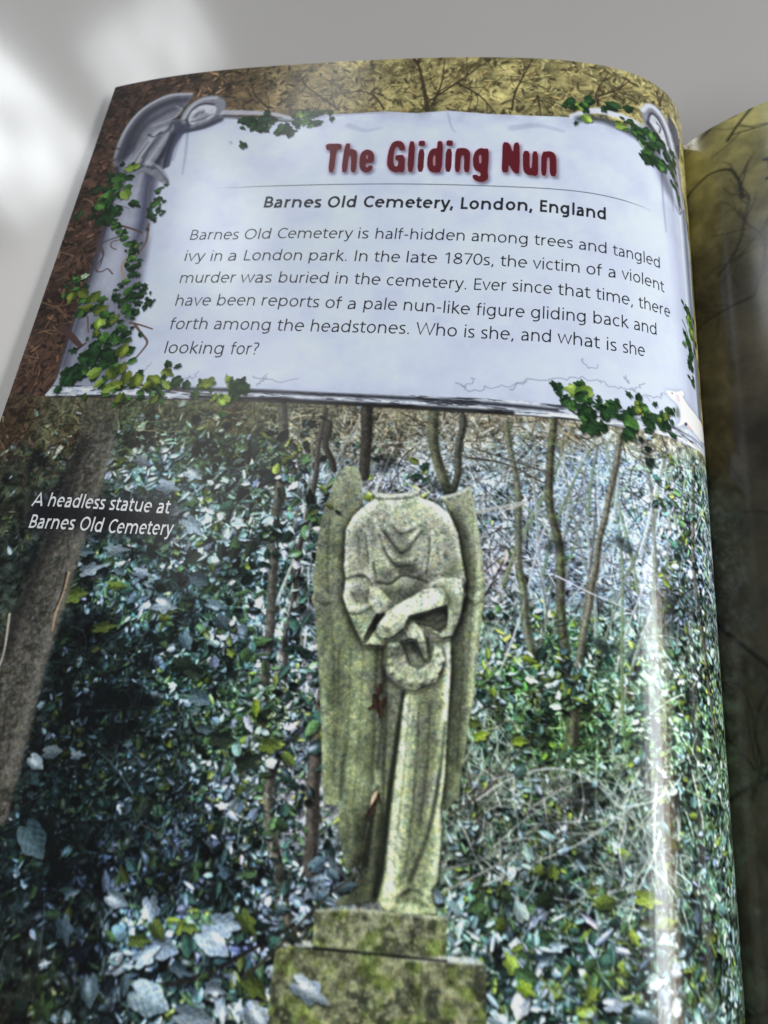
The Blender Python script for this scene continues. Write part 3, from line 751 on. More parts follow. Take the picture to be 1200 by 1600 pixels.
# ---------------------------------------------------------------- the headless statue (photographed relief)
WING_L = [(100.07,143.32),(102.56,143.81),(103.9,146.07),(105.56,153.32),(103.35,156.7),(102.33,159.94),(103.07,168.63),(103.85,171.24),(103.75,175.65),(105.51,178.37),(109.53,185.0),(112.82,185.36),(113.29,189.38),(113.85,199.77),(114.88,209.55),(115.0,216.85),(114.23,224.64),(114.18,227.07),(111.55,228.24),(109.1,221.06),(108.79,217.07),(106.06,217.26),(104.93,213.85),(103.3,203.77),(101.06,192.34),(99.58,185.26),(98.16,178.62),(96.95,176.27),(97.29,174.78),(96.74,173.06),(96.53,167.07),(96.33,160.9),(96.57,155.64),(97.6,149.36),(98.42,145.63)]
WING_R = [(123.01,149.64),(126.14,148.73),(129.05,146.85),(130.21,149.18),(131.71,156.94),(133.25,163.8),(134.01,169.63),(134.1,173.51),(133.74,178.76),(133.44,184.68),(133.18,194.83),(132.54,198.7),(132.17,204.42),(131.63,209.17),(131.52,212.71),(129.99,215.2),(128.71,216.03),(128.58,201.98),(127.59,182.54),(130.09,172.47),(128.69,164.23),(127.12,158.13),(125.08,153.77)]
DRAPE_L = [(112.76,184.82),(116.23,184.48),(116.64,195.63),(117.38,209.28),(118.42,220.81),(119.02,232.52),(115.8,233.32),(110.59,234.35),(110.77,233.06),(113.0,231.95),(114.3,229.01),(114.23,224.64),(114.89,220.08),(114.94,214.3),(114.16,203.5)]
SKIRT = [(113.89,185.26),(127.62,181.17),(128.37,189.2),(128.41,194.81),(128.43,203.23),(128.78,209.24),(128.52,215.13),(129.01,222.64),(129.1,228.07),(127.95,229.8),(129.2,233.43),(128.08,233.98),(126.82,232.88),(125.88,234.13),(122.07,234.58),(121.06,233.97),(120.18,234.49),(118.65,233.41),(117.67,232.15),(117.72,226.45),(117.68,218.63),(116.61,206.94),(116.01,196.99)]
TORSO = [(107.34,149.77),(109.89,150.06),(115.69,149.27),(117.79,148.28),(118.71,150.32),(122.0,151.33),(125.22,153.76),(127.55,158.24),(128.82,164.22),(130.0,169.14),(129.87,173.21),(129.25,177.81),(127.94,181.96),(125.3,182.36),(119.08,183.38),(113.89,185.26),(109.58,185.4),(107.56,182.41),(105.24,178.39),(103.71,175.36),(103.81,170.95),(103.07,168.63),(102.28,159.63),(103.44,156.22),(106.23,152.78),(107.7,151.53)]
SLEEVE_R = [(121.15,172.16),(123.27,169.63),(126.66,168.72),(129.03,169.09),(130.09,172.47),(129.38,177.79),(128.06,181.67),(125.71,182.45),(124.23,180.81),(121.43,179.68),(118.87,178.53),(125.16,175.8),(126.21,173.56),(124.79,171.24)]
DARK_R = [(118.88,178.67),(122.55,177.04),(126.18,174.85),(126.62,177.08),(126.58,179.88),(125.35,181.39),(123.1,180.22),(120.78,180.03)]
ARM_R = [(120.74,172.2),(123.15,171.39),(125.07,171.36),(126.2,173.42),(126.07,175.29),(122.52,176.76),(118.57,178.27),(117.76,181.01),(115.43,183.32),(113.44,183.65),(111.93,182.41),(111.77,181.03),(113.47,177.91),(115.6,175.99)]
ARM_L = [(109.49,171.18),(111.32,172.48),(113.48,174.32),(115.75,176.12),(113.48,178.05),(112.05,178.75),(110.49,177.19),(109.13,175.16)]
DARK_L = [(111.71,178.21),(113.33,177.92),(111.61,182.02),(110.08,185.08),(109.24,184.89),(110.21,181.74)]
HAND = [(117.46,180.76),(119.75,179.15),(121.56,181.07),(122.87,183.69),(123.44,187.03),(122.38,187.13),(120.68,183.22),(119.08,183.38)]
WREATH = [(113.97,185.93),(114.61,184.5),(116.99,184.0),(117.89,184.87),(119.62,188.75),(121.66,189.35),(123.76,187.67),(124.5,183.94),(125.87,184.35),(126.85,186.69),(126.28,189.41),(125.44,191.87),(123.15,192.63),(121.43,193.84),(119.07,193.82),(117.4,192.95),(115.4,191.57),(114.08,189.3)]
FEET = [(121.34,234.35),(121.91,233.03),(123.47,232.22),(125.7,232.17),(127.28,232.82),(128.93,233.05),(129.21,233.64),(126.03,234.43),(123.01,234.67)]
xs = [q[0] for q in WING_L + WING_R + SKIRT]; ys = [q[1] for q in WING_L + WING_R + SKIRT]
WIN = window(min(xs) - 3, max(xs) + 3, min(ys) - 3, max(ys) + 3)
SH = (WIN[3] - WIN[2], WIN[1] - WIN[0])
def sub(pts, curve=True):
    if curve:
        p = np.asarray(pts, float); pts = smooth_path(np.vstack([p, p[:1]]), 3)[:-1]
    w, m = poly_mask(pts)
    o = np.zeros(SH, np.float32)
    o[w[2] - WIN[2]:w[3] - WIN[2], w[0] - WIN[0]:w[1] - WIN[0]] = m
    return o
def substroke(pts, w0, w1, soft):
    w, m = stroke_mask(smooth_path(pts, 4), w0, w1, soft)
    o = np.zeros(SH, np.float32)
    a, b_, c, d = max(w[0], WIN[0]), min(w[1], WIN[1]), max(w[2], WIN[2]), min(w[3], WIN[3])
    if b_ > a and d > c:
        o[c - WIN[2]:d - WIN[2], a - WIN[0]:b_ - WIN[0]] = m[c - w[2]:d - w[2], a - w[0]:b_ - w[0]]
    return o
def dome(m, r, h):
    b_ = blur(m, r * R)
    return m * h * np.sqrt(np.clip((b_ - .42) / .58, 0, 1))
M = {k: sub(v, False) for k, v in dict(wl=WING_L, wr=WING_R, dl=DRAPE_L, sk=SKIRT, to=TORSO, sr=SLEEVE_R, dr=DARK_R, ar=ARM_R, al=ARM_L, dk=DARK_L, ha=HAND, wrth=WREATH, ft=FEET).items()}
hgt = dome(M['wl'], .6, .5) + dome(M['wr'], .6, .5)
def over(m, h):
    global hgt
    hgt = hgt * (1 - m) + h * m
over(M['dl'], 1.2 + dome(M['dl'], 1.5, 1.2))
over(M['sk'], 2.2 + dome(M['sk'], 2.2, 2.0))
over(M['to'], 2.8 + dome(M['to'], 2.4, 2.6))
over(M['wrth'], 5.5 + dome(M['wrth'], 1.2, 1.2))
over(M['sr'], 5.5 + dome(M['sr'], 1.5, 1.6))
over(M['dr'], 3.0 + 0 * hgt)
over(M['dk'], 2.2 + 0 * hgt)
over(M['al'], 6.0 + dome(M['al'], 1.6, 1.8))
over(M['ha'], 6.0 + dome(M['ha'], 1.0, 1.2))
over(M['ar'], 7.0 + dome(M['ar'], 1.8, 2.4))
over(M['ft'], 4.0 + dome(M['ft'], 1.0, 1.2))
for q in ([(121.95,233.44),(122.27,234.24)], [(122.85,233.03),(123.32,234.22)], [(124.0,232.79),(124.6,234.18)], [(125.17,232.76),(125.88,234.13)], [(127.78,233.18),(128.98,233.56)]):
    hgt += 1.0 * blur(substroke([q[0], ((q[0][0]+q[1][0])/2, (q[0][1]+q[1][1])/2), q[1]], .9, .7, .4), 1.0)
RING = [(120.48,188.13),(-68.0,-68.0)][0]; RING_R = ([(125.87,187.59),(-68.0,-68.0)][0][0] - [(120.48,188.13),(-68.0,-68.0)][0][0], [(120.89,192.33),(-68.0,-68.0)][0][1] - [(120.48,188.13),(-68.0,-68.0)][0][1])
# folds: ridges (+) and grooves (-)
FOLD = [
 ([(112.07,156.46),(113.4,158.08),(114.75,158.59),(116.57,158.12),(118.3,156.72)], 1.0, 1.0, .9), ([(111.22,157.95),(114.39,162.02),(115.84,162.2),(118.73,158.25)], .9, .9, .8),
 ([(108.76,156.73),(110.62,161.58),(113.28,164.86),(115.51,165.87),(117.98,165.2)], 1.3, 1.0, 1.0), ([(111.17,165.05),(113.63,168.14),(116.04,169.7),(119.69,168.48),(121.36,166.84)], 1.0, .8, .8),
 ([(121.36,166.84),(121.85,162.89),(121.76,158.6)], 1.0, .8, .8), ([(107.35,159.52),(108.29,164.84),(109.62,169.99)], 1.0, .7, .6), ([(123.84,159.66),(124.49,164.16),(124.02,168.67)], 1.2, .8, .5),
 ([(104.18,170.47),(105.9,169.57),(108.16,169.52),(109.76,171.16)], 1.0, .7, 1.0), ([(105.42,177.66),(107.51,177.75),(109.84,176.39),(111.35,175.1)], 1.2, .8, 1.1), ([(104.39,173.11),(106.08,175.29),(108.08,175.69)], .9, .6, .8),
 ([(107.36,149.93),(109.93,150.38),(114.99,149.65),(117.81,148.44)], 1.1, 1.1, 1.2), ([(121.15,172.16),(123.85,169.87),(127.1,169.12),(129.35,169.64)], 1.2, 1.0, 1.0), ([(127.76,170.52),(129.11,174.0),(128.39,179.01)], 1.0, .8, .8),
 ([(127.05,172.04),(128.13,175.52),(127.43,180.49)], .8, .6, .7),
 ([(119.29,196.01),(119.62,206.62),(119.62,216.11),(119.5,224.04),(119.63,231.61)], 1.6, 1.8, 1.0), ([(120.2,194.62),(120.62,206.51),(120.84,218.28),(120.7,225.01),(121.02,233.55)], 1.2, 1.6, .7),
 ([(127.3,183.94),(127.89,193.18),(127.93,203.29),(127.77,210.54)], 1.2, 1.0, 1.0), ([(126.81,209.46),(126.55,216.5),(125.47,223.37),(123.36,228.83),(121.68,230.95)], 1.2, 1.4, 1.0),
 ([(128.49,216.28),(128.56,223.02),(127.84,228.53),(126.7,231.63)], 1.4, 1.2, .9), ([(121.68,230.95),(122.3,232.35),(121.99,233.86)], 1.4, 1.0, .8), ([(119.39,225.16),(120.45,230.45),(121.02,233.55)], 1.6, 1.4, .8),
 ([(126.11,230.33),(127.67,231.94),(128.95,233.25)], 1.0, .8, .8), ([(114.68,194.53),(115.6,207.05),(115.97,218.82),(116.2,228.79)], 1.2, 1.4, .7), ([(111.58,219.3),(112.07,224.88),(112.12,227.08)], 1.6, 1.4, .6),
 ([(131.04,157.47),(132.8,167.85),(132.7,179.28),(132.69,195.26),(131.94,206.51)], .8, .8, .6), ([(105.4,215.34),(104.2,204.55),(101.67,191.87)], .8, .8, .4),
 ([(97.29,174.78),(99.31,174.15),(101.04,176.33),(102.8,175.88)], .9, .6, .7), ([(98.56,177.57),(100.36,178.41),(101.86,177.12)], .8, .5, .6), ([(130.04,171.75),(132.03,173.0),(133.3,171.44)], 1.0, .6, .7), ([(129.85,176.76),(131.8,177.7),(133.29,175.72)], 1.0, .6, .7),
]
GROOVE = [
 ([(112.62,157.52),(114.84,159.51),(117.99,158.0)], .7, .5, .8), ([(110.93,159.22),(114.55,163.54),(116.27,163.69),(119.47,158.49)], .7, .5, .9), ([(109.88,160.09),(112.12,164.66),(114.65,167.15),(117.44,166.9)], .8, .6, 1.0),
 ([(110.63,171.37),(113.71,171.39),(115.88,169.42),(119.1,169.57),(121.67,170.36)], .8, .6, 1.3), ([(109.41,167.02),(110.55,170.64)], .7, .5, .8), ([(121.2,168.2),(121.46,163.23),(121.3,159.88)], .7, .5, 1.0),
 ([(103.99,171.23),(105.99,170.31),(108.27,170.4),(109.87,172.03)], .6, .5, 1.2), ([(105.57,178.79),(107.66,178.88),(110.21,177.21)], .7, .4, 1.1), ([(105.36,174.05),(107.02,176.07)], .5, .4, .8),
 ([(118.88,194.5),(118.61,204.27),(118.3,213.11),(118.21,220.05),(118.23,226.71),(117.64,231.84)], 1.0, 1.5, 2.2), ([(120.26,195.26),(120.62,208.93),(120.59,220.57)], .5, .5, .5),
 ([(127.88,199.56),(127.72,206.96),(127.23,212.95),(126.51,218.78),(125.28,223.94),(123.59,228.7)], .8, 1.2, 1.6), ([(128.54,213.97),(128.28,219.71)], .6, .5, .8),
 ([(122.08,231.32),(124.31,230.01),(126.37,230.62)], .6, .5, 1.0), ([(114.35,184.53),(114.64,191.91),(115.28,200.88),(115.38,209.5)], 1.0, .8, .8), ([(115.79,213.03),(115.38,220.02),(114.98,226.76)], 1.0, 1.6, 1.2), ([(98.04,155.53),(99.82,170.86),(102.97,184.94),(105.99,204.36)], .4, .4, .3), ([(104.51,186.17),(105.89,198.02),(106.93,212.8)], .4, .4, .3), ([(107.02,186.61),(108.44,200.33),(109.25,214.92)], .4, .4, .35), ([(109.78,187.02),(110.95,202.59),(111.38,215.86)], .4, .4, .3), ([(130.17,152.85),(131.52,165.01),(131.56,182.15),(131.42,195.39)], .35, .35, .3), ([(130.04,179.54),(130.72,192.89),(130.79,207.83)], .35, .35, .35), ([(122.32,196.34),(122.86,208.69),(122.87,221.44),(122.34,228.09)], .5, .5, .5), ([(124.5,196.11),(124.98,207.26),(124.58,219.0)], .5, .5, .45), ([(118.12,209.2),(118.53,219.67),(118.91,227.4)], .4, .4, .5),
 ([(108.54,207.8),(108.68,212.61),(108.91,216.13)], 1.0, .6, .8), ([(107.5,151.06),(110.04,151.35),(115.81,150.56),(118.04,149.4)], .6, .5, 1.0), ([(129.29,168.92),(129.96,172.48),(129.53,176.09)], .6, .5, 1.2),
 ([(107.08,160.79),(108.43,167.1)], .6, .5, .7), ([(105.4,161.25),(106.46,167.28)], .5, .4, .4), ([(119.08,183.38),(120.84,184.85),(122.71,187.77)], .6, .5, 1.2), ([(122.95,181.62),(123.05,185.72)], .5, .4, .9),
 ([(113.5,181.84),(115.19,182.38)], .4, .3, .8), ([(112.85,180.93),(114.83,181.58)], .4, .3, .8), ([(112.23,182.66),(114.15,182.75),(115.55,183.17)], .35, .3, .9), ([(112.39,181.67),(114.36,182.18)], .3, .3, .8), ([(113.14,178.65),(112.21,180.15),(111.87,181.86)], .35, .3, .6), ([(118.95,182.01),(119.99,184.39),(120.67,185.95)], .35, .3, .9), ([(120.22,181.2),(121.53,183.69),(122.24,185.53)], .35, .3, .9), ([(121.3,178.29),(123.0,179.11),(125.39,178.6)], .4, .3, .8), ([(121.7,179.66),(123.68,180.72),(125.8,180.24)], .4, .3, .7), ([(98.13,176.6),(100.22,177.42),(102.05,176.53)], .5, .4, .9), ([(130.41,173.16),(132.12,174.42),(133.68,173.27)], .6, .4, .9),
]
for pts, w0, w1, h in FOLD:
    hgt += h * .8 * blur(substroke(pts, w0, w1, .5), 1.5)
for pts, w0, w1, h in GROOVE:
    hgt -= h * .8 * blur(substroke(pts, w0 * .8, w1 * .8, .4), 1.2)
g = np.random.default_rng(5)
for t_ in np.linspace(0, 1, 15)[:-1]:      # carved flowers of the wreath
    an = 2 * math.pi * t_ + .3
    q = np.array(RING) + np.array([math.cos(an) * RING_R[0], math.sin(an) * RING_R[1]])
    for k in range(5):
        b2 = an + k * 1.2566
        o = substroke([tuple(q), tuple(q + .4 * np.array([math.cos(b2), math.sin(b2)])), tuple(q + .85 * np.array([math.cos(b2), math.sin(b2)]))], .7, .5, .3)
        hgt += .9 * blur(o, 1.0) * M['wrth']
    hgt -= 1.2 * blur(substroke([tuple(q), tuple(q + .05), tuple(q + .1)], .5, .5, .3), .8) * M['wrth']
for _ in range(0):
    t = g.uniform(.1, 3.9); cx = 647 + 0 * t
    k = g.integers(len(WREATH)); q = np.array(WREATH[k]) * .8 + np.array(WREATH).mean(0) * .2 + g.normal(0, .9, 2)
    o = substroke([tuple(q), tuple(q + g.normal(0, .6, 2)), tuple(q + g.normal(0, .9, 2))], 1.3, .7, .5)
    hgt += g.choice([1.2, 1.4, -1.6]) * blur(o, 1.4) * M['wrth']
solid = np.clip(M['wl'] + M['wr'] + M['dl'] + M['sk'] + M['to'] + M['wrth'] + M['ft'], 0, 1)
hgt = blur(hgt, 1.0) + .16 * noise(SH, 7, 4, .8, 77)
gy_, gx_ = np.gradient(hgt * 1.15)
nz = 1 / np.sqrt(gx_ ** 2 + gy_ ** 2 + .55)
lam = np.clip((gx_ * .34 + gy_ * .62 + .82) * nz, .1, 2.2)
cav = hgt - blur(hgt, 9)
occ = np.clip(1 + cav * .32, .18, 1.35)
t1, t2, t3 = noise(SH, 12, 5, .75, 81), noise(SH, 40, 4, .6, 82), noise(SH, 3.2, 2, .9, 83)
yk = np.linspace(0, 1, SH[0], dtype=np.float32)[:, None]
grn = np.clip(-.05 + 1.15 * yk + .45 * t2 + .4 * t1, 0, 1)
grn = np.clip(grn + .35 * (M['wl'] + M['wr']) * (1 - M['to']) * (1 - M['sk']), 0, 1)[..., None]
stone = rgb(158, 162, 148) * (1 - grn) + rgb(124, 136, 96) * grn
och = np.clip(t1 * 1.3 + t3 * .5 - .45, 0, .7)[..., None]
stone = stone * (1 - och * .7) + rgb(138, 138, 94) * och * .7
blu = np.clip(noise(SH, 5, 3, .8, 84) * 1.4 - .3, 0, .7)[..., None]
stone = stone * (1 - blu) + rgb(84, 102, 92) * blu
stone = stone * (.98 + .13 * t3 + .22 * t1 + .14 * t2)[..., None]
back = ((M['wl'] + M['wr']) * (1 - M['to']) * (1 - M['sk']) * (1 - M['dl']) * (1 - M['wrth']))[..., None]
stain = np.clip(noise(SH, 34, 4, .7, 86) * 1.8 - .35, 0, 1)[..., None]
stone = stone * (1 - .38 * stain) + rgb(58, 70, 48) * .38 * stain
stone = stone * (1 - back * .1)
stone = stone * (1 - .55 * (M['dl'] * (1 - M['sk']) * np.clip((yk - .72) * 4, 0, 1))[..., None])
stone = stone * (1 - .45 * np.maximum(M['dr'] * (1 - M['ar']), M['dk'])[..., None])
SHADE = [  # broad light and dark of the drapery: path, width mm, strength
 ([(116.64,195.63),(117.11,206.89),(117.68,218.63),(117.62,228.63)], 3.0, -.35), ([(120.91,195.19),(121.37,206.43),(121.56,218.19),(121.64,227.09)], 3.0, .3), ([(123.99,196.16),(124.6,208.5),(124.2,220.17)], 4.5, -.3),
 ([(127.06,182.6),(127.86,194.48),(128.12,205.71),(128.3,214.0)], 1.6, .35), ([(127.76,216.36),(127.61,223.13),(126.95,229.17)], 2.0, .2), ([(119.03,224.1),(119.86,229.45),(120.03,233.14)], 2.2, .3),
 ([(124.28,223.5),(123.15,229.07),(121.96,231.34)], 2.6, -.3), ([(114.04,186.61),(114.84,197.11),(115.38,209.5)], 3.0, -.45), ([(112.95,220.29),(113.17,225.86),(112.92,227.65)], 6.0, -.4), ([(115.58,216.56),(115.09,225.65),(114.0,232.26)], 3.5, -.35),
 ([(113.95,160.52),(115.99,166.43),(117.53,167.79)], 5.0, -.3), ([(112.13,169.76),(116.14,167.91),(121.13,168.94)], 3.0, -.35), ([(105.2,159.7),(106.27,165.78),(106.36,168.79)], 5.0, -.14), ([(125.12,158.0),(126.29,164.0),(126.72,167.69)], 4.5, -.16),
 ([(107.94,152.32),(113.15,153.03),(117.37,151.56)], 3.0, .25), ([(104.84,156.9),(106.68,154.04)], 3.0, .2), ([(123.33,153.45),(125.85,156.38)], 3.0, .2), ([(106.56,174.67),(108.03,175.26),(109.04,174.44)], 2.5, -.35),
 ([(113.92,173.26),(117.35,172.95),(119.96,171.25)], 3.0, -.4), ([(115.75,177.41),(119.64,175.18),(124.93,172.96)], 2.0, .3), ([(113.5,181.84),(116.5,181.97),(119.37,179.46)], 1.6, -.35), ([(128.03,174.1),(128.56,177.59),(127.43,180.49)], 2.0, -.35),
 ([(106.47,180.41),(108.19,183.05),(109.47,184.59)], 2.0, -.3), ([(96.83,152.38),(98.84,170.94),(100.94,185.13)], 4.0, -.22), ([(101.56,148.73),(100.96,155.3)], 4, -.1), ([(104.32,184.81),(106.15,198.0),(107.23,210.37)], 4.0, -.18), ([(108.88,188.47),(110.79,201.35),(111.73,214.65)], 4.0, .12),
 ([(131.16,152.76),(132.8,167.85),(132.61,182.04),(132.57,195.27)], 2.4, .2), ([(129.44,182.36),(130.01,195.54),(130.54,207.86)], 3.0, -.3), ([(126.18,153.2),(129.28,160.7),(130.61,168.06)], 2.0, -.35), ([(115.95,191.78),(120.07,193.33),(123.85,191.64)], 2.0, -.35), ([(116.7,186.35),(119.22,184.74),(122.0,185.82)], 3.0, -.5)]
for pts, w_, k_ in SHADE:
    o = blur(substroke(pts, w_, w_ * .8, w_ * .5), 3.0)
    stone = stone * (1 + k_ * (.85 if k_ > 0 else 1.0) * o)[..., None]
gm = stone.mean(2, keepdims=True)
stone = gm + (stone - gm) * .86
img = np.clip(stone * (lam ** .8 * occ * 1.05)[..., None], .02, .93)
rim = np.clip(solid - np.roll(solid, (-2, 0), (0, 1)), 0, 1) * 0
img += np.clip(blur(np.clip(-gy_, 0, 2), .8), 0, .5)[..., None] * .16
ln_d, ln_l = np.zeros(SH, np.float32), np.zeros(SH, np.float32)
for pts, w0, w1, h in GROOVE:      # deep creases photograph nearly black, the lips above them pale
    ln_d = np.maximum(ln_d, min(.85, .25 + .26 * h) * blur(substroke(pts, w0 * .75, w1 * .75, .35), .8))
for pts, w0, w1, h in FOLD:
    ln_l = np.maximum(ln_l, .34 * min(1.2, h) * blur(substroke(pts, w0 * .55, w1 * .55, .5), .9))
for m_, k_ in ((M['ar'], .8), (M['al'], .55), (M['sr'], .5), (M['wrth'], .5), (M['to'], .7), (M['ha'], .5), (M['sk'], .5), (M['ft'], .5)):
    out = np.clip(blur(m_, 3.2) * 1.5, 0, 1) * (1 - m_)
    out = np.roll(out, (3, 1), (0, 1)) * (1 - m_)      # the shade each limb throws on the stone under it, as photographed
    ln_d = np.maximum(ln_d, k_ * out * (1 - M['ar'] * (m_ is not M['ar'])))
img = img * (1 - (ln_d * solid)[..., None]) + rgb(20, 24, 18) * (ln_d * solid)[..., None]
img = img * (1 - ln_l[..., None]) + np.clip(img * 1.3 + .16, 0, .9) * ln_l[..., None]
solid_s = np.clip(blur(solid, .6) * 1.5 - .25, 0, 1)
a, b_, c, d = WIN
halo = blur(solid, 5)
ink[c:d, a:b_] *= (1 - .2 * halo * (1 - solid_s))[..., None]
put(WIN, solid_s, img, P_STATUE)
for t in ([(119.75,179.15),(123.03,179.39),(125.57,177.46)], [(120.93,180.15),(123.68,180.72),(125.95,178.83)], [(122.1,181.15),(124.57,181.6),(126.6,180.16)]):
    stroke(t, .5, .4, rgb(78, 84, 66), .7, soft=.5)
# neck break, shoulder edge of the right wing, dead leaves caught in the folds
stroke([(107.32,149.61),(109.93,150.38),(114.28,149.87),(117.79,148.28)], .9, .8, rgb(198, 202, 190), .8, soft=.3)
stroke([(123.32,149.77),(126.14,148.73),(129.05,146.85)], .8, .8, rgb(196, 202, 190), .85, soft=.3)
stroke([(129.21,147.16),(130.74,152.8),(132.44,161.92)], .4, .4, rgb(178, 186, 160), .7, soft=.3)
stroke([(102.88,143.96),(104.12,146.55),(105.46,152.52)], .5, .4, rgb(178, 186, 168), .6, soft=.3)
for q, L, an in [((113.9,194.61,0.13),26,100), ((113.65,196.97,0.129),30,70), ((114.84,197.11,0.129),26,110), ((114.63,198.67,0.128),22,80), ((112.98,197.94,0.129),18,150), ((115.27,216.01,0.119),26,95), ((114.86,217.79,0.119),24,120), ((115.99,214.77,0.12),22,60)]:
    leaf(q[0], q[1], L * q[2], L * q[2] * .5, math.radians(an), rgb(26, 20, 16), rgb(64, 46, 34), None, .5, P_STATUE, .3, .1)
leaf(*(115.28,215.08,0.12)[:2], 3.0, 1.1, 1.9, rgb(170, 150, 120), rgb(220, 206, 184), None, 0, P_STATUE, .3, .1)
leaf(*(138.06,162.89,0.144)[:2], 3.4, 1.6, 1.6, rgb(170, 160, 150), rgb(226, 222, 220), None, 0, None, .3, .1)

# ---------------------------------------------------------------- the stone plinth
for pts, cc, sd in [([(100.55,242.14),(115.64,241.36),(121.74,241.24),(138.29,240.46),(139.65,258.23),(101.43,262.99)], rgb(112, 116, 88), 91),
                    ([(106.8,235.31),(114.73,234.28),(130.97,233.75),(131.27,240.5),(119.85,240.86),(107.23,241.25)], rgb(118, 122, 96), 92)]:
    win, m = poly_mask(pts, pad=1)
    texture(win, m, cc, .5, 9, sd, P_PLINTH, rgb(92, 104, 56))
    nn = np.clip(noise(m.shape, 26, 4, .7, sd + 3) * 2.2 - .35, 0, 1) * m
    put(win, nn, rgb(34, 38, 30), None, .7)
    nn = np.clip(noise(m.shape, 8, 3, .8, sd + 4) * 1.8 - .6, 0, 1) * m
    put(win, nn, rgb(170, 172, 140), None, .6)
fill([(102.09,240.74),(106.75,240.39),(107.48,241.32),(100.75,241.91)], rgb(206, 212, 208), .9, .15, P_PLINTH)
fill([(131.23,239.91),(136.31,239.51),(138.29,240.46),(122.58,241.54)], rgb(206, 212, 206), .9, .15, P_PLINTH)
stroke([(107.49,241.42),(119.88,241.06),(131.29,240.7)], .5, .5, rgb(22, 22, 18), .8, soft=.3)
stroke([(107.06,235.49),(114.76,234.49),(130.87,233.96)], .6, .6, rgb(190, 196, 176), .5, soft=.4)
big([((107.35,247.99,0.105),92,22,'w'),((99.31,253.3,0.103),74,40,'w'),((111.91,230.9,0.113),44,-30,'b'),((109.24,229.05,0.114),30,40,'b'),((108.0,232.95,0.112),36,0,'b'),((100.67,235.92,0.111),30,0,'b'),((104.53,237.56,0.11),30,0,'w'),
     ((95.73,150.0,0.157),26,60,'g'),((97.81,153.93,0.154),24,20,'g'),((94.37,155.81,0.154),22,-20,'g'),((99.94,155.38,0.153),20,30,'d'),((106.33,151.16,0.154),20,-30,'y'),((106.02,227.78,0.115),40,-20,'b'),((103.19,240.3,0.109),40,10,'d')], 63)
stroke([(95.71,247.72),(101.63,241.51),(107.56,234.06),(114.0,228.5)], .6, .3, rgb(46, 42, 34), .9, soft=.25)

# photographic grain over the picture only
grain = np.random.default_rng(99).normal(0, 1, (CH, CW)).astype(np.float32)
grain = blur(grain, .7) * 1.4
fine = noise((CH, CW), 2.6, 2, .9, 98)
ph = np.stack([blur(ink[..., k], .75) for k in range(3)], 2)
lum = ph.mean(2)
sharp = lum - blur(lum, 1.6)
ph = ph * (1 + .06 * grain + .10 * fine)[..., None] + (.26 * sharp)[..., None]
cb = noise((CH, CW), 4, 3, .9, 97)[..., None] * np.array([.5, .1, -.6], np.float32)
ph = np.clip(ph * (1 + .10 * cb), .012, .97)
ink[:] = ink * (1 - photo[..., None]) + ph * photo[..., None]

# ---------------------------------------------------------------- the stone tablet with the text
PANEL = [(44.94,22.58),(59.95,25.01),(73.94,24.2),(87.75,24.08),(95.46,23.57),(105.17,24.66),(114.56,23.67),(125.88,24.88),(138.85,25.08),(151.79,24.42),(163.2,23.91),(173.55,23.85),(182.63,25.32),(189.18,36.52),(193.1,57.96),(191.44,90.85),(192.68,119.97),(174.25,125.61),(163.18,126.27),(147.9,126.07),(122.62,126.16),(91.39,126.15),(50.01,126.23),(17.59,125.33),(18.67,119.91),(17.85,100.67),(18.22,81.13),(16.89,57.18),(13.22,38.94),(14.3,27.7),(23.01,21.98),(34.07,21.9)]
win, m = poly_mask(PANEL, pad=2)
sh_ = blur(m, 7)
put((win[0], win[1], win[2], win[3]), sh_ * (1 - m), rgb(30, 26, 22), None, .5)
texture(win, m, rgb(193, 203, 225), .025, 40, 101, P_PANEL, rgb(188, 197, 217))
edge = np.clip(1 - np.clip((blur(m, 34) - .42) / .5, 0, 1), 0, 1) * m
blot = np.clip(noise(m.shape, 34, 5, .65, 103) * .7 + .55, 0, 1.2)
put(win, edge * blot, rgb(142, 146, 164), None, .72)
nn = np.clip(noise(m.shape, 90, 3, .6, 104) * 1.3, 0, 1) * m
put(win, nn, rgb(202, 213, 235), None, .35)
# pillar at the left and the fluting shades along it
PILLAR = [(18.48,13.63),(26.61,25.5),(29.5,40.09),(29.19,53.52),(33.03,74.08),(35.53,90.66),(36.53,106.08),(39.48,122.56),(18.23,124.35),(18.93,119.52),(18.27,100.71),(18.22,81.13),(17.25,59.84),(12.28,37.36),(13.4,24.59)]
win, m = poly_mask(PILLAR, pad=4); m = blur(m, 5)
texture(win, m * .92, rgb(128, 132, 147), .16, 22, 105)
stroke([(25.48,42.86),(28.32,61.2),(28.96,68.83),(28.54,72.49)], 4.5, 2.5, rgb(64, 68, 92), .85, soft=3.0)
stroke([(27.42,73.61),(28.47,87.94),(30.18,105.83),(30.39,120.4)], 3, 2, rgb(92, 94, 112), .55, soft=4)
stroke([(16.75,61.06),(17.83,79.89),(18.57,98.51),(19.26,115.81)], 2.6, 2.6, rgb(66, 68, 84), .8, soft=2.5)
stroke([(30.97,73.92),(32.36,90.48),(33.66,105.98),(33.91,118.47)], 3, 3, rgb(78, 82, 100), .6, soft=3.5)
stroke([(24.41,94.48),(25.04,105.56),(25.58,117.17)], 4, 4, rgb(96, 99, 116), .5, soft=4)
stroke([(20.64,49.77),(23.49,70.75),(22.98,89.81)], 5, 5, rgb(188, 192, 210), .5, soft=6)
stroke([(24.83,78.21),(26.01,87.75),(26.17,92.35)], 6, 4, rgb(190, 194, 212), .5, soft=5)
stroke([(23.77,70.29),(17.67,72.56),(19.29,76.43),(19.57,80.08),(18.99,83.6)], .5, .4, rgb(70, 62, 62), .8)
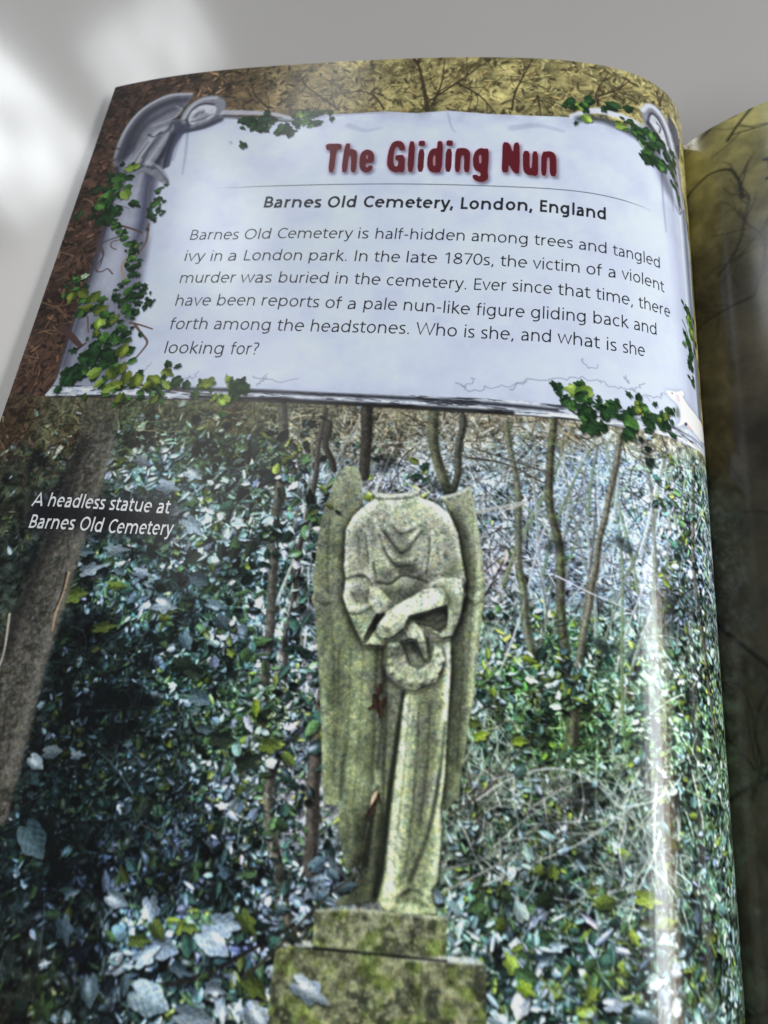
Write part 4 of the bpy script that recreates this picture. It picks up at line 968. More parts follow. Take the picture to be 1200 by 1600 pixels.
stroke([(15.84,73.56),(19.52,77.18),(18.3,81.38),(19.35,83.4),(21.07,83.57),(22.48,82.76),(24.74,84.85)], .6, .5, rgb(78, 66, 64), .8)
stroke([(23.78,71.78),(20.83,72.44),(21.22,74.45),(23.25,75.64)], .5, .4, rgb(90, 72, 64), .8)
stroke([(15.34,56.42),(19.79,58.11),(22.79,59.54)], .4, .3, rgb(80, 78, 88), .8)
# drips and scratches
for t, w, al in [([(33.88,26.53),(35.81,38.07),(36.9,46.89)], .9, .45), ([(31.8,23.35),(32.14,40.41)], 2.2, .35), ([(178.65,31.9),(178.62,47.13),(179.2,59.29)], .9, .55), ([(182.15,32.56),(182.77,49.3)], 1.6, .4),
                 ([(49.52,34.36),(50.12,35.23)], .8, .5), ([(114.67,25.03),(116.24,30.91),(117.48,32.48)], .5, .4), ([(85.5,29.23),(90.64,31.6),(95.51,30.67)], 2, .2), ([(133.54,30.43),(140.81,28.9),(148.18,30.48)], 2.4, .2)]:
    stroke(t, w, w * .4, rgb(104, 108, 128), al, soft=.8)
# fine cracks
g = np.random.default_rng(15)
for t in [[(124.39,119.09),(128.36,120.65),(131.38,119.68),(135.97,119.31),(142.0,116.56)], [(137.54,120.27),(138.35,117.63),(141.98,116.19),(148.14,115.92),(153.53,114.5),(158.23,114.52),(160.6,115.58),(166.27,115.5),(168.83,114.11)],
          [(166.27,115.5),(168.77,116.35),(171.87,117.31)], [(126.0,119.9),(127.45,118.5),(128.43,116.94)], [(42.36,120.59),(44.04,118.2),(45.56,115.78)], [(53.9,120.91),(57.24,120.46),(58.94,118.85)], [(73.15,119.61),(79.19,120.92),(87.12,119.41)], [(170.48,116.98),(174.15,115.1),(176.15,113.27)],
          [(74.48,122.26),(76.1,120.27),(77.13,118.69)], [(153.48,108.86),(155.86,111.35),(159.04,110.26)], [(166.31,114.01),(165.17,112.78),(164.69,111.76)], [(168.83,114.11),(170.29,111.83)]]:
    q = []
    for i in range(len(t) - 1):
        for k in np.linspace(0, 1, 5, endpoint=False):
            q.append((t[i][0] + (t[i+1][0] - t[i][0]) * k + g.normal(0, .35), t[i][1] + (t[i+1][1] - t[i][1]) * k + g.normal(0, .35)))
    stroke(q, .3, .2, rgb(120, 126, 142), .75, curve=False, soft=.25)
# right-hand jamb of the tablet
stroke([(182.16,49.73),(184.01,71.94),(185.29,98.88),(186.27,114.02)], 5, 5, rgb(150, 156, 178), .55, soft=5)
stroke([(189.16,44.2),(189.84,67.74),(190.51,95.65),(191.19,115.12)], 2.5, 2.5, rgb(66, 74, 88), .75, soft=2.5)
stroke([(186.29,46.63),(186.92,69.93),(188.39,97.02),(189.32,114.27)], .8, .8, rgb(214, 222, 236), .6, soft=1)
stroke([(184.24,46.24),(186.16,47.97),(189.24,43.62),(193.38,42.86)], .6, .5, rgb(88, 92, 110), .7)

# ---------------------------------------------------------------- the ledge under the tablet
LEDGE = [(16.58,125.27),(18.32,122.34),(36.74,123.13),(63.03,123.43),(91.03,123.75),(113.07,123.0),(134.61,122.7),(148.28,122.82),(160.55,123.04),(172.04,122.53),(180.97,121.72),(195.8,118.97),(196.07,122.96),(183.05,126.25),(174.23,126.15),(163.18,126.8),(147.91,126.6),(122.67,126.82),(91.47,126.7),(50.21,127.0),(16.97,125.82)]
win, m = poly_mask(LEDGE, pad=2)
texture(win, m, rgb(188, 196, 212), .16, 10, 111, P_LEDGE)
a, b_, c, d = win
str_n = noise(m.shape, 5, 4, .8, 112, 9.0)
put(win, np.clip(str_n * 2.4 - .15, 0, 1) * m, rgb(40, 42, 50), None, .88)
put(win, np.clip(noise(m.shape, 4, 3, .8, 113, 7.0) * 2.2 - .5, 0, 1) * m, rgb(222, 230, 242), None, .9)
def along(t, w, col, al, soft):
    stroke(t, w, w, col, al, soft=soft)
along([(45.92,123.94),(74.81,123.96),(94.29,124.14),(122.45,124.0),(148.31,124.43)], 1.1, rgb(28, 30, 38), .85, .8)
along([(58.59,126.24),(78.51,126.25),(94.6,126.34),(122.63,126.33),(137.81,126.19)], 1.2, rgb(18, 18, 20), .9, .8)
along([(26.46,125.88),(51.83,126.58)], .5, rgb(24, 24, 26), .8, .5)
along([(149.81,123.54),(162.11,123.65),(173.81,123.08),(183.34,122.87),(192.1,122.16)], .6, rgb(96, 104, 120), .7, .6)
along([(146.83,125.66),(162.09,125.96),(173.71,125.43),(183.15,125.13),(193.14,123.82)], .7, rgb(228, 234, 244), .8, .5)
along([(16.97,125.82),(50.21,127.0),(91.47,126.7),(122.67,126.82),(147.91,126.6),(163.18,126.8)], .3, rgb(20, 18, 16), .7, .4)

# ---------------------------------------------------------------- the carved angels
def carve(part, pieces, shades):
    for pts, col, soft in pieces:
        p = np.asarray(pts, float); p = smooth_path(np.vstack([p, p[:1]]), 4)[:-1]
        win, m = poly_mask(p, pad=1.5)
        texture(win, np.clip(blur(m, soft), 0, 1), col, .10, 9, 120 + len(pts), part)
    for pts, w0, w1, col, al, soft in shades:
        stroke(pts, w0, w1, col, al, soft=soft, part=None)
GL, GM, GD, GB = rgb(184, 188, 198), rgb(120, 123, 134), rgb(60, 62, 74), rgb(33, 35, 47)
win, m = poly_mask([(44.56,20.8),(41.45,25.98),(32.22,27.76),(29.28,35.89),(28.68,46.81),(22.3,42.4),(22.69,29.22),(27.29,21.21)], pad=4)
put(win, blur(m, 8), GB, None, .8)
carve(P_ANGEL_A, [
 ([(11.02,38.52),(9.92,32.61),(10.09,25.37),(11.58,19.14),(14.46,14.31),(17.87,11.36),(22.4,9.17),(27.66,9.2),(31.56,10.45),(31.24,13.75),(29.84,17.14),(28.45,20.5),(25.83,22.45),(22.47,23.36),(20.56,28.0),(19.86,33.62),(16.15,34.11),(13.75,37.63),(12.87,40.83)], GM, 1.5),
 ([(17.18,41.59),(18.16,35.6),(19.02,30.62),(20.62,26.55),(22.55,23.67),(25.98,23.06),(28.6,24.64),(28.91,29.31),(27.7,34.83),(26.66,39.16),(24.57,42.73),(21.33,44.45)], GM, 1.5),
 ([(22.1,38.49),(25.16,40.06),(29.05,43.32),(32.24,47.49),(33.65,51.36),(30.21,49.4),(27.43,46.92),(24.29,44.88),(20.91,42.19)], GM, 1.2),
 ([(30.29,22.55),(30.3,19.0),(31.69,15.62),(34.61,13.03),(38.33,12.03),(42.11,13.4),(44.31,16.64),(44.56,20.8),(42.73,24.1),(38.9,25.99),(35.21,26.7),(32.39,25.76)], GM, 1.5),
 ([(32.86,22.32),(33.34,18.85),(35.48,16.76),(38.48,16.55),(41.41,18.1),(41.33,21.62),(39.24,23.71),(36.49,24.83),(34.34,24.85)], GL, 1.2),
], [
 ([(11.09,35.71),(11.14,24.12),(14.64,14.96),(22.57,9.82),(31.1,10.38)], 1.4, 1.0, GL, .8, .8), ([(13.3,36.14),(13.92,25.58),(17.16,17.3),(23.88,13.13),(29.69,12.9)], 4.5, 3, GD, .9, 2.2),
 ([(15.62,32.3),(18.16,22.58),(23.76,17.94),(29.07,15.82)], 3, 2, GD, .6, 2.5), ([(10.14,31.79),(13.79,33.1),(16.79,30.79)], .7, .5, GD, .8, .6), ([(27.2,15.52),(29.53,17.69),(27.68,20.97),(24.42,22.22),(21.13,23.42)], .8, .6, GL, .6, .8),
 ([(33.59,25.34),(32.26,21.65),(33.5,17.68),(36.54,15.71),(40.19,16.47)], .8, .8, GB, .7, .6), ([(34.5,23.71),(38.15,22.71),(40.76,20.97)], 1.0, .5, GD, .6, .8), ([(35.2,21.17),(36.04,20.1),(37.24,19.66)], 1.6, 1.0, GB, .6, 1.6), ([(37.31,19.96),(37.06,21.7),(36.3,23.07)], .6, .4, GD, .45, 1.0), ([(38.69,21.31),(38.22,23.01),(36.35,24.24)], 1.6, 1.2, GD, .5, 1.6), ([(37.86,17.67),(40.09,17.94)], 1.6, 1.2, rgb(206,210,222), .6, 1.4), ([(42.77,22.36),(40.38,25.0),(36.84,26.32)], 1.2, 1.0, GB, .6, 1.2),
 ([(31.35,21.52),(32.75,16.38),(36.04,13.54),(40.4,13.5)], 1.6, 1.2, GL, .75, 1.0), ([(19.16,39.14),(21.24,32.14),(23.06,27.26),(25.69,25.36)], 3.0, 1.6, GL, .75, 1.6), ([(23.79,39.86),(25.73,33.98),(27.23,27.92)], 1.8, 1.2, GL, .5, 1.4),
 ([(21.01,37.76),(22.95,31.85),(24.77,26.96)], .7, .6, GD, .7, .7), ([(20.39,27.39),(22.61,28.92),(24.38,27.19)], .6, .5, GB, .7, .5), ([(26.38,42.98),(27.71,36.51),(28.91,29.31)], 1.4, 1.0, GB, .65, 1.2), ([(18.26,40.66),(22.14,41.83),(27.27,43.1)], .9, .7, GB, .6, .8),
 ([(23.49,40.37),(27.72,43.16),(31.81,47.44)], 1.4, 1.0, GL, .6, 1.0), ([(44.03,24.23),(39.48,26.63),(34.54,27.48),(30.27,27.78)], 1.6, 1.2, GB, .8, 1.4),
 ([(14.5,35.51),(13.84,41.01),(15.35,47.6)], 2.4, 2, GD, .6, 2),
])
FE_A, FE_B = [(13.88,36.53),(13.74,24.96),(18.11,15.68),(27.03,11.24)], [(17.04,34.84),(17.79,24.57),(23.14,19.03),(29.07,15.82)]
for k in range(6):
    f_ = k / 5
    stroke([(p_[0] + (q[0] - p_[0]) * f_, p_[1] + (q[1] - p_[1]) * f_) for p_, q in zip(FE_A, FE_B)], .45, .35, GB, .5, soft=.6)
for t, w, c, al in [([(21.38,42.26),(22.52,35.19),(24.94,29.3)], .8, GB, .6), ([(23.21,42.54),(24.68,36.64),(26.78,29.58)], .5, GL, .5), ([(18.59,41.83),(19.44,36.94),(21.38,31.02)], .7, GB, .55), ([(27.86,38.77),(28.61,33.26),(28.45,27.52)], 1.2, GB, .7),
                    ([(25.62,41.78),(29.05,44.96),(32.81,49.68)], .6, GB, .6), ([(16.74,43.18),(17.65,49.32),(18.99,55.38)], 1.6, GD, .6), ([(23.09,45.25),(23.46,52.82),(23.97,60.72)], 1.4, GL, .3), ([(27.53,23.89),(26.92,26.71),(24.62,28.09)], .8, GB, .7),
                    ([(32.53,26.36),(30.72,29.56),(29.95,35.13),(30.52,42.41)], 4.0, rgb(52, 56, 78), .85), ([(44.12,23.66),(39.48,26.63),(33.86,28.26)], 1.6, rgb(44, 48, 68), .85), ([(29.66,28.85),(29.65,37.33),(29.93,43.43)], 1.6, GB, .7), ([(12.87,40.83),(15.82,47.68),(17.91,54.7)], 1.2, GB, .6)]:
    stroke(t, w, w * .6, c, al, soft=.9)
# stone twig of the top edge
stroke([(44.56,20.8),(52.06,21.51),(60.56,22.76),(68.14,25.55)], 2.4, 1.2, rgb(176, 180, 194), .9, soft=.8)
stroke([(44.94,22.58),(53.58,23.95),(62.01,25.15),(68.74,26.71)], 1.6, .8, rgb(60, 62, 74), .7, soft=1.2)
stroke([(150.85,24.04),(156.47,20.59),(161.28,20.19),(167.24,20.86),(172.49,22.26)], 2.2, 2.6, rgb(196, 202, 216), .95, soft=.7)
stroke([(152.73,24.8),(158.38,23.64),(164.18,24.66),(171.26,27.14),(174.65,30.65)], 2.4, 3.4, rgb(52, 58, 66), .8, soft=1.8)
stroke([(70.17,25.67),(83.88,24.45),(95.52,24.12)], .9, .5, rgb(120, 124, 140), .5, soft=1)
win, m = poly_mask([(171.46,20.07),(178.14,26.97),(182.7,41.9),(184.77,47.83),(179.8,43.9),(175.44,33.85),(171.27,26.87)], pad=3)
put(win, blur(m, 7), GD, None, .7)
carve(P_ANGEL_B, [
 ([(182.75,9.8),(185.11,9.95),(188.29,11.68),(189.64,17.31),(187.76,24.62),(184.98,20.37),(183.26,16.36)], GD, 1.0),
 ([(171.82,15.52),(172.79,12.79),(174.71,10.57),(176.92,9.72),(179.76,10.52),(182.5,13.39),(184.54,17.19),(186.36,21.86),(188.38,27.26),(189.18,36.52),(189.16,44.2),(185.76,44.56),(183.64,37.37),(181.65,31.37),(179.12,27.91),(175.85,23.61),(173.2,20.8)], GM, 1.0),
 ([(174.46,17.38),(175.73,14.96),(177.68,15.36),(180.15,18.56),(181.95,22.09),(182.0,25.81),(179.81,24.77),(176.89,21.89)], GL, .8),
], [
 ([(172.51,14.61),(174.68,11.43),(177.36,11.12),(180.44,13.36),(183.12,18.41),(185.28,25.53)], 1.8, 1.6, rgb(206,212,226), .8, 1.0), ([(174.16,19.19),(175.26,14.7),(177.24,13.99),(180.22,17.41),(182.15,23.55)], .8, .7, GB, .75, .7),
 ([(174.61,19.47),(177.83,22.9),(180.8,26.72),(183.52,30.44)], 2.0, 1.4, rgb(40,44,54), .75, 1.0), ([(177.6,17.07),(179.09,18.23),(178.44,20.87)], .7, .5, GB, .7, .5), ([(184.63,24.74),(186.84,33.42),(188.27,43.72)], 1.2, 1.2, GL, .7, 1.0),
 ([(182.9,30.41),(184.95,37.62),(186.29,46.63)], 1.2, 1.0, GB, .6, 1.0), ([(183.66,10.71),(187.11,14.26),(188.11,21.58)], 1.2, 1.0, rgb(60,64,78), .7, .8),
])

# ---------------------------------------------------------------- ivy over the frame
IVT = {'d': (rgb(14, 32, 16), rgb(36, 66, 36)), 'g': (rgb(28, 58, 24), rgb(70, 108, 50)), 'l': (rgb(78, 104, 34), rgb(140, 164, 76)), 'o': (rgb(48, 62, 20), rgb(104, 118, 46)), 'p': (rgb(110, 140, 104), rgb(176, 196, 168))}
def ivy(items, part, seed, vines=()):
    g = np.random.default_rng(seed)
    for t, w, col in vines:
        stroke(t, w, w * .6, np.array(col, np.float32) / 255, .95, part=part, soft=.25)
    for (x, y, sc), L, kd in items:
        d_, l_ = IVT[kd]
        for q in range(3):      # darker leaves tucked behind
            dd = IVT['d' if kd in 'dg' or g.random() < .5 else 'g']
            L2 = L * sc * g.uniform(.5, .85)
            leaf(x + g.normal(0, L * sc * .42), y + g.normal(0, L * sc * .42), L2, L2 * g.uniform(.6, 1), g.uniform(0, 6.28), dd[0] * g.uniform(.7, 1.3), dd[1] * g.uniform(.7, 1.3), None, g.choice([-1, -2, -3]), part, .3, .25, 1.3, g)
        for q in range(g.integers(1, 3) if L < 22 else 1):
            L2 = L * sc * (1 if q == 0 else .6)
            leaf(x + (g.normal(0, 1.2) if q else 0), y + (g.normal(0, 1.4) if q else 0), L2, L2 * g.uniform(.7, 1.0), g.uniform(0, 6.28), d_, l_, np.clip(l_ * 1.35, 0, .9) if g.random() < .5 else None, g.choice([-1, -2, -2, -3]), part, .4, .4, 1.2, g)
BR = (84, 60, 48)
ivy([((18.35,41.79,0.268),18,'l'),((20.06,41.51,0.266),12,'l'),((15.23,45.67,0.269),24,'g'),((15.78,49.02,0.266),22,'g'),((19.63,53.09,0.258),22,'l'),((13.18,54.49,0.265),30,'g'),((12.4,57.0,0.264),24,'g'),((16.37,61.26,0.256),30,'d'),((18.46,59.49,0.254),22,'d'),((16.51,63.85,0.254),20,'d'),
     ((30.49,52.87,0.247),11,'g'),((32.11,56.7,0.243),12,'d'),((30.9,58.39,0.242),13,'g'),((32.72,61.38,0.239),12,'d'),((30.67,62.97,0.239),13,'d'),((32.13,64.62,0.237),10,'d'),
     ((20.07,66.36,0.248),12,'g'),((22.45,68.65,0.243),12,'g'),((24.5,71.36,0.239),13,'g'),((26.85,73.8,0.235),13,'g'),((28.47,76.61,0.232),14,'g'),((29.58,74.77,0.232),10,'o')], P_IVY_A, 301,
    [([(16.38,64.86),(21.03,65.97),(26.48,68.09),(29.87,69.9)], .9, BR), ([(27.21,49.31),(27.44,53.32),(30.16,66.45)], .4, (110,96,84)), ([(31.0,66.52),(31.95,71.56),(31.93,74.48),(30.67,78.71)], .8, (96,74,62)), ([(28.68,78.07),(27.29,79.63),(27.09,83.17),(29.56,87.55)], .9, (150,132,112))])
ivy([((29.3,79.56,0.229),15,'g'),((30.93,82.52,0.226),15,'d'),((30.99,85.57,0.224),16,'d'),((33.9,89.66,0.218),16,'d'),((36.22,92.5,0.215),15,'d'),((38.81,95.73,0.211),14,'d'),((38.14,97.48,0.21),12,'d'),((35.87,98.93,0.211),14,'d'),((32.57,97.45,0.214),20,'g'),((28.47,93.42,0.22),18,'d'),((31.49,91.57,0.219),18,'g'),((29.69,88.02,0.223),14,'g'),((30.61,95.34,0.217),14,'d'),((33.52,94.61,0.215),16,'d'),
     ((32.84,104.45,0.209),20,'g'),((34.81,106.02,0.207),16,'d'),((28.74,107.48,0.211),24,'g'),((32.81,108.29,0.207),20,'g'),((26.72,110.35,0.21),26,'d'),((30.8,112.41,0.206),26,'d'),((28.22,113.35,0.207),22,'d'),((25.16,114.05,0.209),24,'d'),((33.45,114.37,0.202),20,'d'),((22.76,117.46,0.209),24,'d'),((22.21,120.5,0.208),24,'d'),((25.91,118.21,0.206),24,'d'),((31.04,116.35,0.203),22,'d'),((25.01,120.22,0.205),20,'d')], P_IVY_B, 302,
    [([(35.18,102.6),(38.65,103.58),(42.37,104.95)], .7, (92,72,64)), ([(36.64,103.08),(39.35,106.16),(42.01,109.16),(41.32,112.06),(39.14,116.13)], .8, (92,72,64)), ([(13.87,102.98),(17.39,105.47),(22.19,109.68)], 2.6, (70,52,48)), ([(19.31,111.19),(21.94,110.72),(23.73,108.92)], .8, (50,40,40)), ([(21.45,99.85),(23.42,105.46)], .6, (90,76,70))])
ivy([((12.98,86.0,0.241),18,'g'),((15.61,84.88,0.239),14,'p'),((13.76,92.15,0.236),20,'o'),((17.21,91.12,0.233),22,'o'),((21.27,92.87,0.227),22,'o'),((20.22,96.63,0.226),24,'o'),((24.57,97.64,0.221),24,'o'),((26.02,102.36,0.216),24,'l'),((29.8,101.27,0.214),22,'o'),((26.94,99.57,0.217),18,'g'),((35.56,111.94,0.203),26,'o'),((25.83,105.61,0.214),14,'o'),
     ((29.38,118.95,0.203),24,'l'),((34.46,119.09,0.199),28,'o'),((39.05,120.37,0.195),26,'o'),((36.99,122.73,0.195),24,'o'),((34.77,123.89,0.195),22,'l'),((42.09,121.58,0.192),26,'o'),((36.96,117.52,0.198),22,'o'),((31.82,122.05,0.199),20,'l'),((47.24,121.58,0.189),28,'o'),((45.66,122.96,0.189),18,'o'),((50.1,118.98,0.19),22,'o'),((51.04,122.72,0.187),22,'l'),((53.35,121.51,0.186),22,'d'),
     ((61.85,121.91,0.183),30,'o'),((69.45,122.83,0.179),34,'d'),((71.09,123.54,0.179),24,'d'),((66.81,120.6,0.182),12,'l'),((66.92,126.73,0.178),24,'l'),((64.44,126.06,0.179),14,'o'),((39.15,126.49,0.191),18,'o'),((48.53,127.21,0.185),18,'o')], P_IVY_C, 303,
    [([(40.2,122.56),(47.52,123.34),(56.53,124.76),(63.44,125.33)], .6, (60,50,40)), ([(67.37,123.29),(66.76,121.19),(66.19,119.26)], .6, (110,130,60))])
ivy([((70.41,23.42,0.243),22,'l'),((72.52,24.12,0.242),22,'g'),((75.21,23.43,0.241),20,'d'),((71.97,26.9,0.24),16,'g'),((56.35,27.58,0.247),26,'d'),((54.35,25.73,0.249),18,'d'),((60.67,25.62,0.246),22,'d'),((58.29,24.89,0.248),20,'d'),((65.38,29.31,0.241),24,'d'),((64.26,30.91,0.241),18,'d'),((52.46,25.58,0.25),16,'d'),((69.04,27.29,0.241),16,'d')], P_IVY_D, 304,
    [([(49.9,24.21),(57.77,24.28),(66.31,26.56),(73.94,24.2)], .6, (60,66,40))])
ivy([((150.03,17.96,0.227),18,'d'),((152.87,19.4,0.228),18,'l'),((155.7,16.67,0.231),20,'d'),((154.38,18.58,0.229),14,'g'),((162.88,16.98,0.239),22,'d'),((154.97,24.39,0.226),18,'l'),((164.97,24.66,0.238),18,'l'),((168.26,21.53,0.248),12,'d'),((169.62,25.5,0.249),16,'g'),((171.35,23.9,0.257),16,'d'),((172.93,28.94,0.259),24,'p'),((174.17,31.43,0.263),20,'g'),((176.16,27.69,0.277),18,'d'),((177.32,33.78,0.279),24,'d'),((178.74,24.98,0.3),18,'d'),((173.57,23.03,0.267),18,'d'),((175.35,24.44,0.276),16,'g'),((181.23,28.79,0.3),18,'d'),((179.28,34.59,0.294),14,'g'),((182.74,32.63,0.3),14,'d'),((183.54,38.72,0.3),10,'d'),((186.01,41.84,0.3),8,'g')], P_IVY_E, 305)
ivy([((187.08,82.05,0.3),14,'d'),((188.25,85.58,0.3),16,'l'),((188.7,88.48,0.3),18,'l'),((186.58,92.99,0.3),14,'g'),((187.74,95.78,0.3),16,'d'),((186.42,100.64,0.3),12,'d'),((187.65,105.51,0.3),10,'d'),((190.56,89.34,0.3),12,'o')], P_IVY_G, 307,
    [([(183.91,87.27),(186.18,90.11),(187.1,94.73)], .4, (50,56,36))])
ivy([((148.48,117.9,0.168),22,'d'),((151.87,118.04,0.168),24,'l'),((152.65,119.4,0.168),18,'l'),((155.11,118.32,0.169),28,'l'),((154.35,120.25,0.168),24,'g'),((150.54,121.66,0.166),20,'d'),((151.78,122.94,0.166),18,'g'),((154.53,123.11,0.166),26,'d'),((156.07,126.79,0.164),32,'g'),((158.06,127.88,0.165),32,'d'),((156.69,128.79,0.164),24,'d'),((161.19,121.31,0.17),22,'g'),((161.49,123.23,0.169),26,'d'),((159.76,124.43,0.167),18,'d'),((165.64,122.74,0.173),24,'d'),((166.23,125.28,0.172),28,'g'),((165.86,127.65,0.171),26,'d'),((169.68,120.49,0.181),24,'g'),((169.94,122.94,0.179),22,'d'),((170.94,124.1,0.181),18,'d'),((172.23,122.12,0.185),24,'d'),((174.93,122.9,0.192),26,'d'),((173.85,121.98,0.189),20,'d'),((176.88,118.58,0.202),16,'d'),((158.53,120.33,0.169),12,'d'),((167.86,119.15,0.178),12,'o'),((168.33,120.48,0.178),16,'o'),((176.2,120.29,0.198),14,'o')], P_IVY_F, 306,
    [([(151.34,123.89),(153.17,125.07),(155.61,125.44),(160.54,124.29),(168.61,122.21),(175.79,120.79)], .5, (60,56,36)), ([(150.99,121.24),(152.8,118.65),(153.71,117.43)], .5, (70,84,40))])

# ---------------------------------------------------------------- the white rat on the ledge
RAT = [(176.28,112.66),(177.83,112.34),(180.04,111.7),(181.27,110.87),(182.41,110.62),(182.6,111.49),(182.16,112.26),(182.74,112.94),(184.43,114.01),(186.9,114.54),(189.68,114.83),(193.46,114.76),(195.08,116.77),(195.1,118.97),(191.14,120.82),(187.53,120.87),(185.28,120.32),(183.87,119.89),(182.29,120.05),(181.26,120.87),(179.83,121.83),(179.52,121.59),(180.36,120.51),(180.81,119.04),(180.72,117.04),(180.23,115.76),(179.16,115.09),(177.71,114.56),(176.73,113.81)]
p = np.asarray(RAT, float); p = smooth_path(np.vstack([p, p[:1]]), 4)[:-1]
win, m = poly_mask(p, pad=2)
put(win, blur(m, 4), rgb(70, 76, 92), None, .45)
texture(win, m, rgb(222, 228, 236), .05, 10, 131, P_RAT)
stroke([(179.46,113.84),(180.47,115.66),(180.8,117.57)], 1.0, 1.0, rgb(186, 192, 206), .6, soft=1.2)
stroke([(183.18,115.56),(186.58,117.26),(190.35,119.37)], 2, 1.5, rgb(196, 204, 216), .5, soft=2)
fill([(q[0], q[1]) for q in [(178.02,112.84),(178.45,112.66),(178.53,113.0),(178.1,113.18)]], rgb(70, 24, 36), 1, 0)
stroke([(179.97,112.88),(180.39,113.44),(180.58,114.11)], .8, .6, rgb(214, 160, 164), .7, soft=.6)
fill([(182.06,119.97),(183.13,119.31),(183.61,119.82),(182.49,120.7)], rgb(40, 38, 44), .9, .1)
stroke([(183.57,120.21),(184.97,120.29)], .9, .7, rgb(216, 180, 180), .8, soft=.4)
fill([(179.32,116.15),(180.39,116.81),(180.47,119.0),(179.33,119.47)], rgb(70, 84, 60), .8, .3)

# soft shade printed behind the red title
TITLE = [
 [(79.55,36.8),(84.51,36.88),(84.68,39.32),(83.24,39.57),(83.78,48.73),(82.02,48.5),(81.49,39.61),(80.2,39.46)],
 [(85.41,37.01),(87.06,36.77),(87.12,39.3),(87.73,39.13),(89.03,39.74),(89.63,40.91),(90.23,48.67),(88.66,48.73),(88.02,42.4),(87.6,41.82),(87.26,42.38),(87.56,48.71),(85.88,48.49)],
 [[(91.95,39.53),(93.36,39.75),(94.41,41.01),(94.8,42.54),(94.89,45.0),(92.64,45.06),(92.75,46.47),(93.21,46.85),(93.5,46.48),(93.58,46.01),(94.89,46.12),(94.76,47.8),(93.79,48.81),(92.77,48.79),(91.57,47.94),(90.87,46.25),(90.52,42.93),(90.78,40.65)], [(92.38,41.83),(92.79,41.84),(93.01,42.51),(93.05,43.36),(92.43,43.35)]],
 [(100.4,36.13),(101.93,36.25),(102.94,37.42),(103.62,40.0),(102.0,40.17),(101.69,39.22),(101.21,38.54),(100.75,38.73),(100.45,39.78),(100.37,42.15),(100.61,44.96),(101.1,46.36),(101.66,46.55),(102.07,46.0),(102.03,44.32),(101.1,43.85),(100.96,41.96),(103.67,41.89),(104.24,48.77),(102.9,48.77),(102.4,48.49),(102.05,48.95),(101.08,48.68),(99.76,47.75),(98.89,45.98),(98.64,42.6),(98.82,39.28),(99.33,37.08)],
 [(104.32,36.18),(106.15,36.68),(106.77,48.67),(104.96,48.58)],
 [[(107.13,36.2),(108.97,36.21),(109.1,38.4),(107.27,38.4)], [(107.38,39.63),(109.14,39.54),(109.57,48.65),(107.83,48.57)]],
 [[(112.57,36.2),(114.22,36.48),(114.74,48.67),(112.58,48.88),(111.34,48.35),(110.43,46.35),(110.23,42.64),(110.68,40.19),(111.61,39.25),(112.7,39.33)], [(112.05,41.97),(112.46,42.06),(112.8,46.04),(112.43,46.42),(112.04,45.78),(111.8,43.0)]],
 [[(115.15,35.99),(116.98,36.07),(117.08,38.25),(115.19,38.18)], [(115.23,39.5),(117.03,39.28),(117.4,48.52),(115.68,48.47)]],
 [(117.97,39.36),(119.81,38.95),(121.17,39.2),(122.19,40.49),(122.32,42.43),(122.53,48.56),(120.95,48.43),(120.66,42.48),(120.35,41.84),(119.97,42.03),(119.75,42.68),(119.84,48.55),(118.39,48.5)],
 [[(124.94,38.82),(126.16,39.15),(127.35,39.01),(127.61,43.64),(127.57,48.65),(127.89,49.62),(127.71,51.15),(126.6,52.09),(125.3,52.05),(123.81,51.13),(123.38,49.53),(124.67,49.3),(124.97,49.83),(125.68,49.8),(125.69,48.9),(125.26,48.2),(124.18,47.69),(123.42,46.08),(123.14,42.87),(123.57,40.26)], [(125.1,41.42),(125.46,41.78),(125.68,44.45),(125.4,45.19),(124.97,44.65),(124.76,42.36)]],
 [(131.19,36.23),(133.06,36.42),(134.31,40.55),(134.39,36.35),(135.91,36.16),(136.3,42.73),(136.32,48.0),(136.02,48.47),(134.77,48.1),(133.25,44.74),(133.28,48.18),(131.45,48.1),(131.35,42.09)],
 [(137.03,39.36),(138.94,39.41),(139.08,45.27),(139.37,46.15),(139.75,45.76),(139.73,39.35),(141.25,39.41),(141.59,48.31),(140.77,49.01),(139.91,48.63),(139.07,48.79),(137.88,48.07),(137.29,46.31)],
 [(142.23,39.42),(144.66,38.9),(145.8,39.52),(146.43,41.11),(146.65,48.61),(144.77,48.46),(144.6,41.59),(144.26,41.25),(143.81,41.85),(143.86,48.55),(142.37,48.6)],
]
for L in TITLE:
    o = L[0] if isinstance(L[0][0], (list, tuple)) else L
    sh = [(q[0] + .55, q[1] + .9) for q in o]
    win, m = poly_mask(sh, pad=2); put(win, blur(m, 3.0), rgb(58, 62, 78), None, .7)
    win, m = poly_mask(o, pad=2); put(win, blur(m, 3.2), rgb(226, 130, 130), None, .45)
if len([1]):
    for t in TITLE[2:3]:
        pass
#ART-END

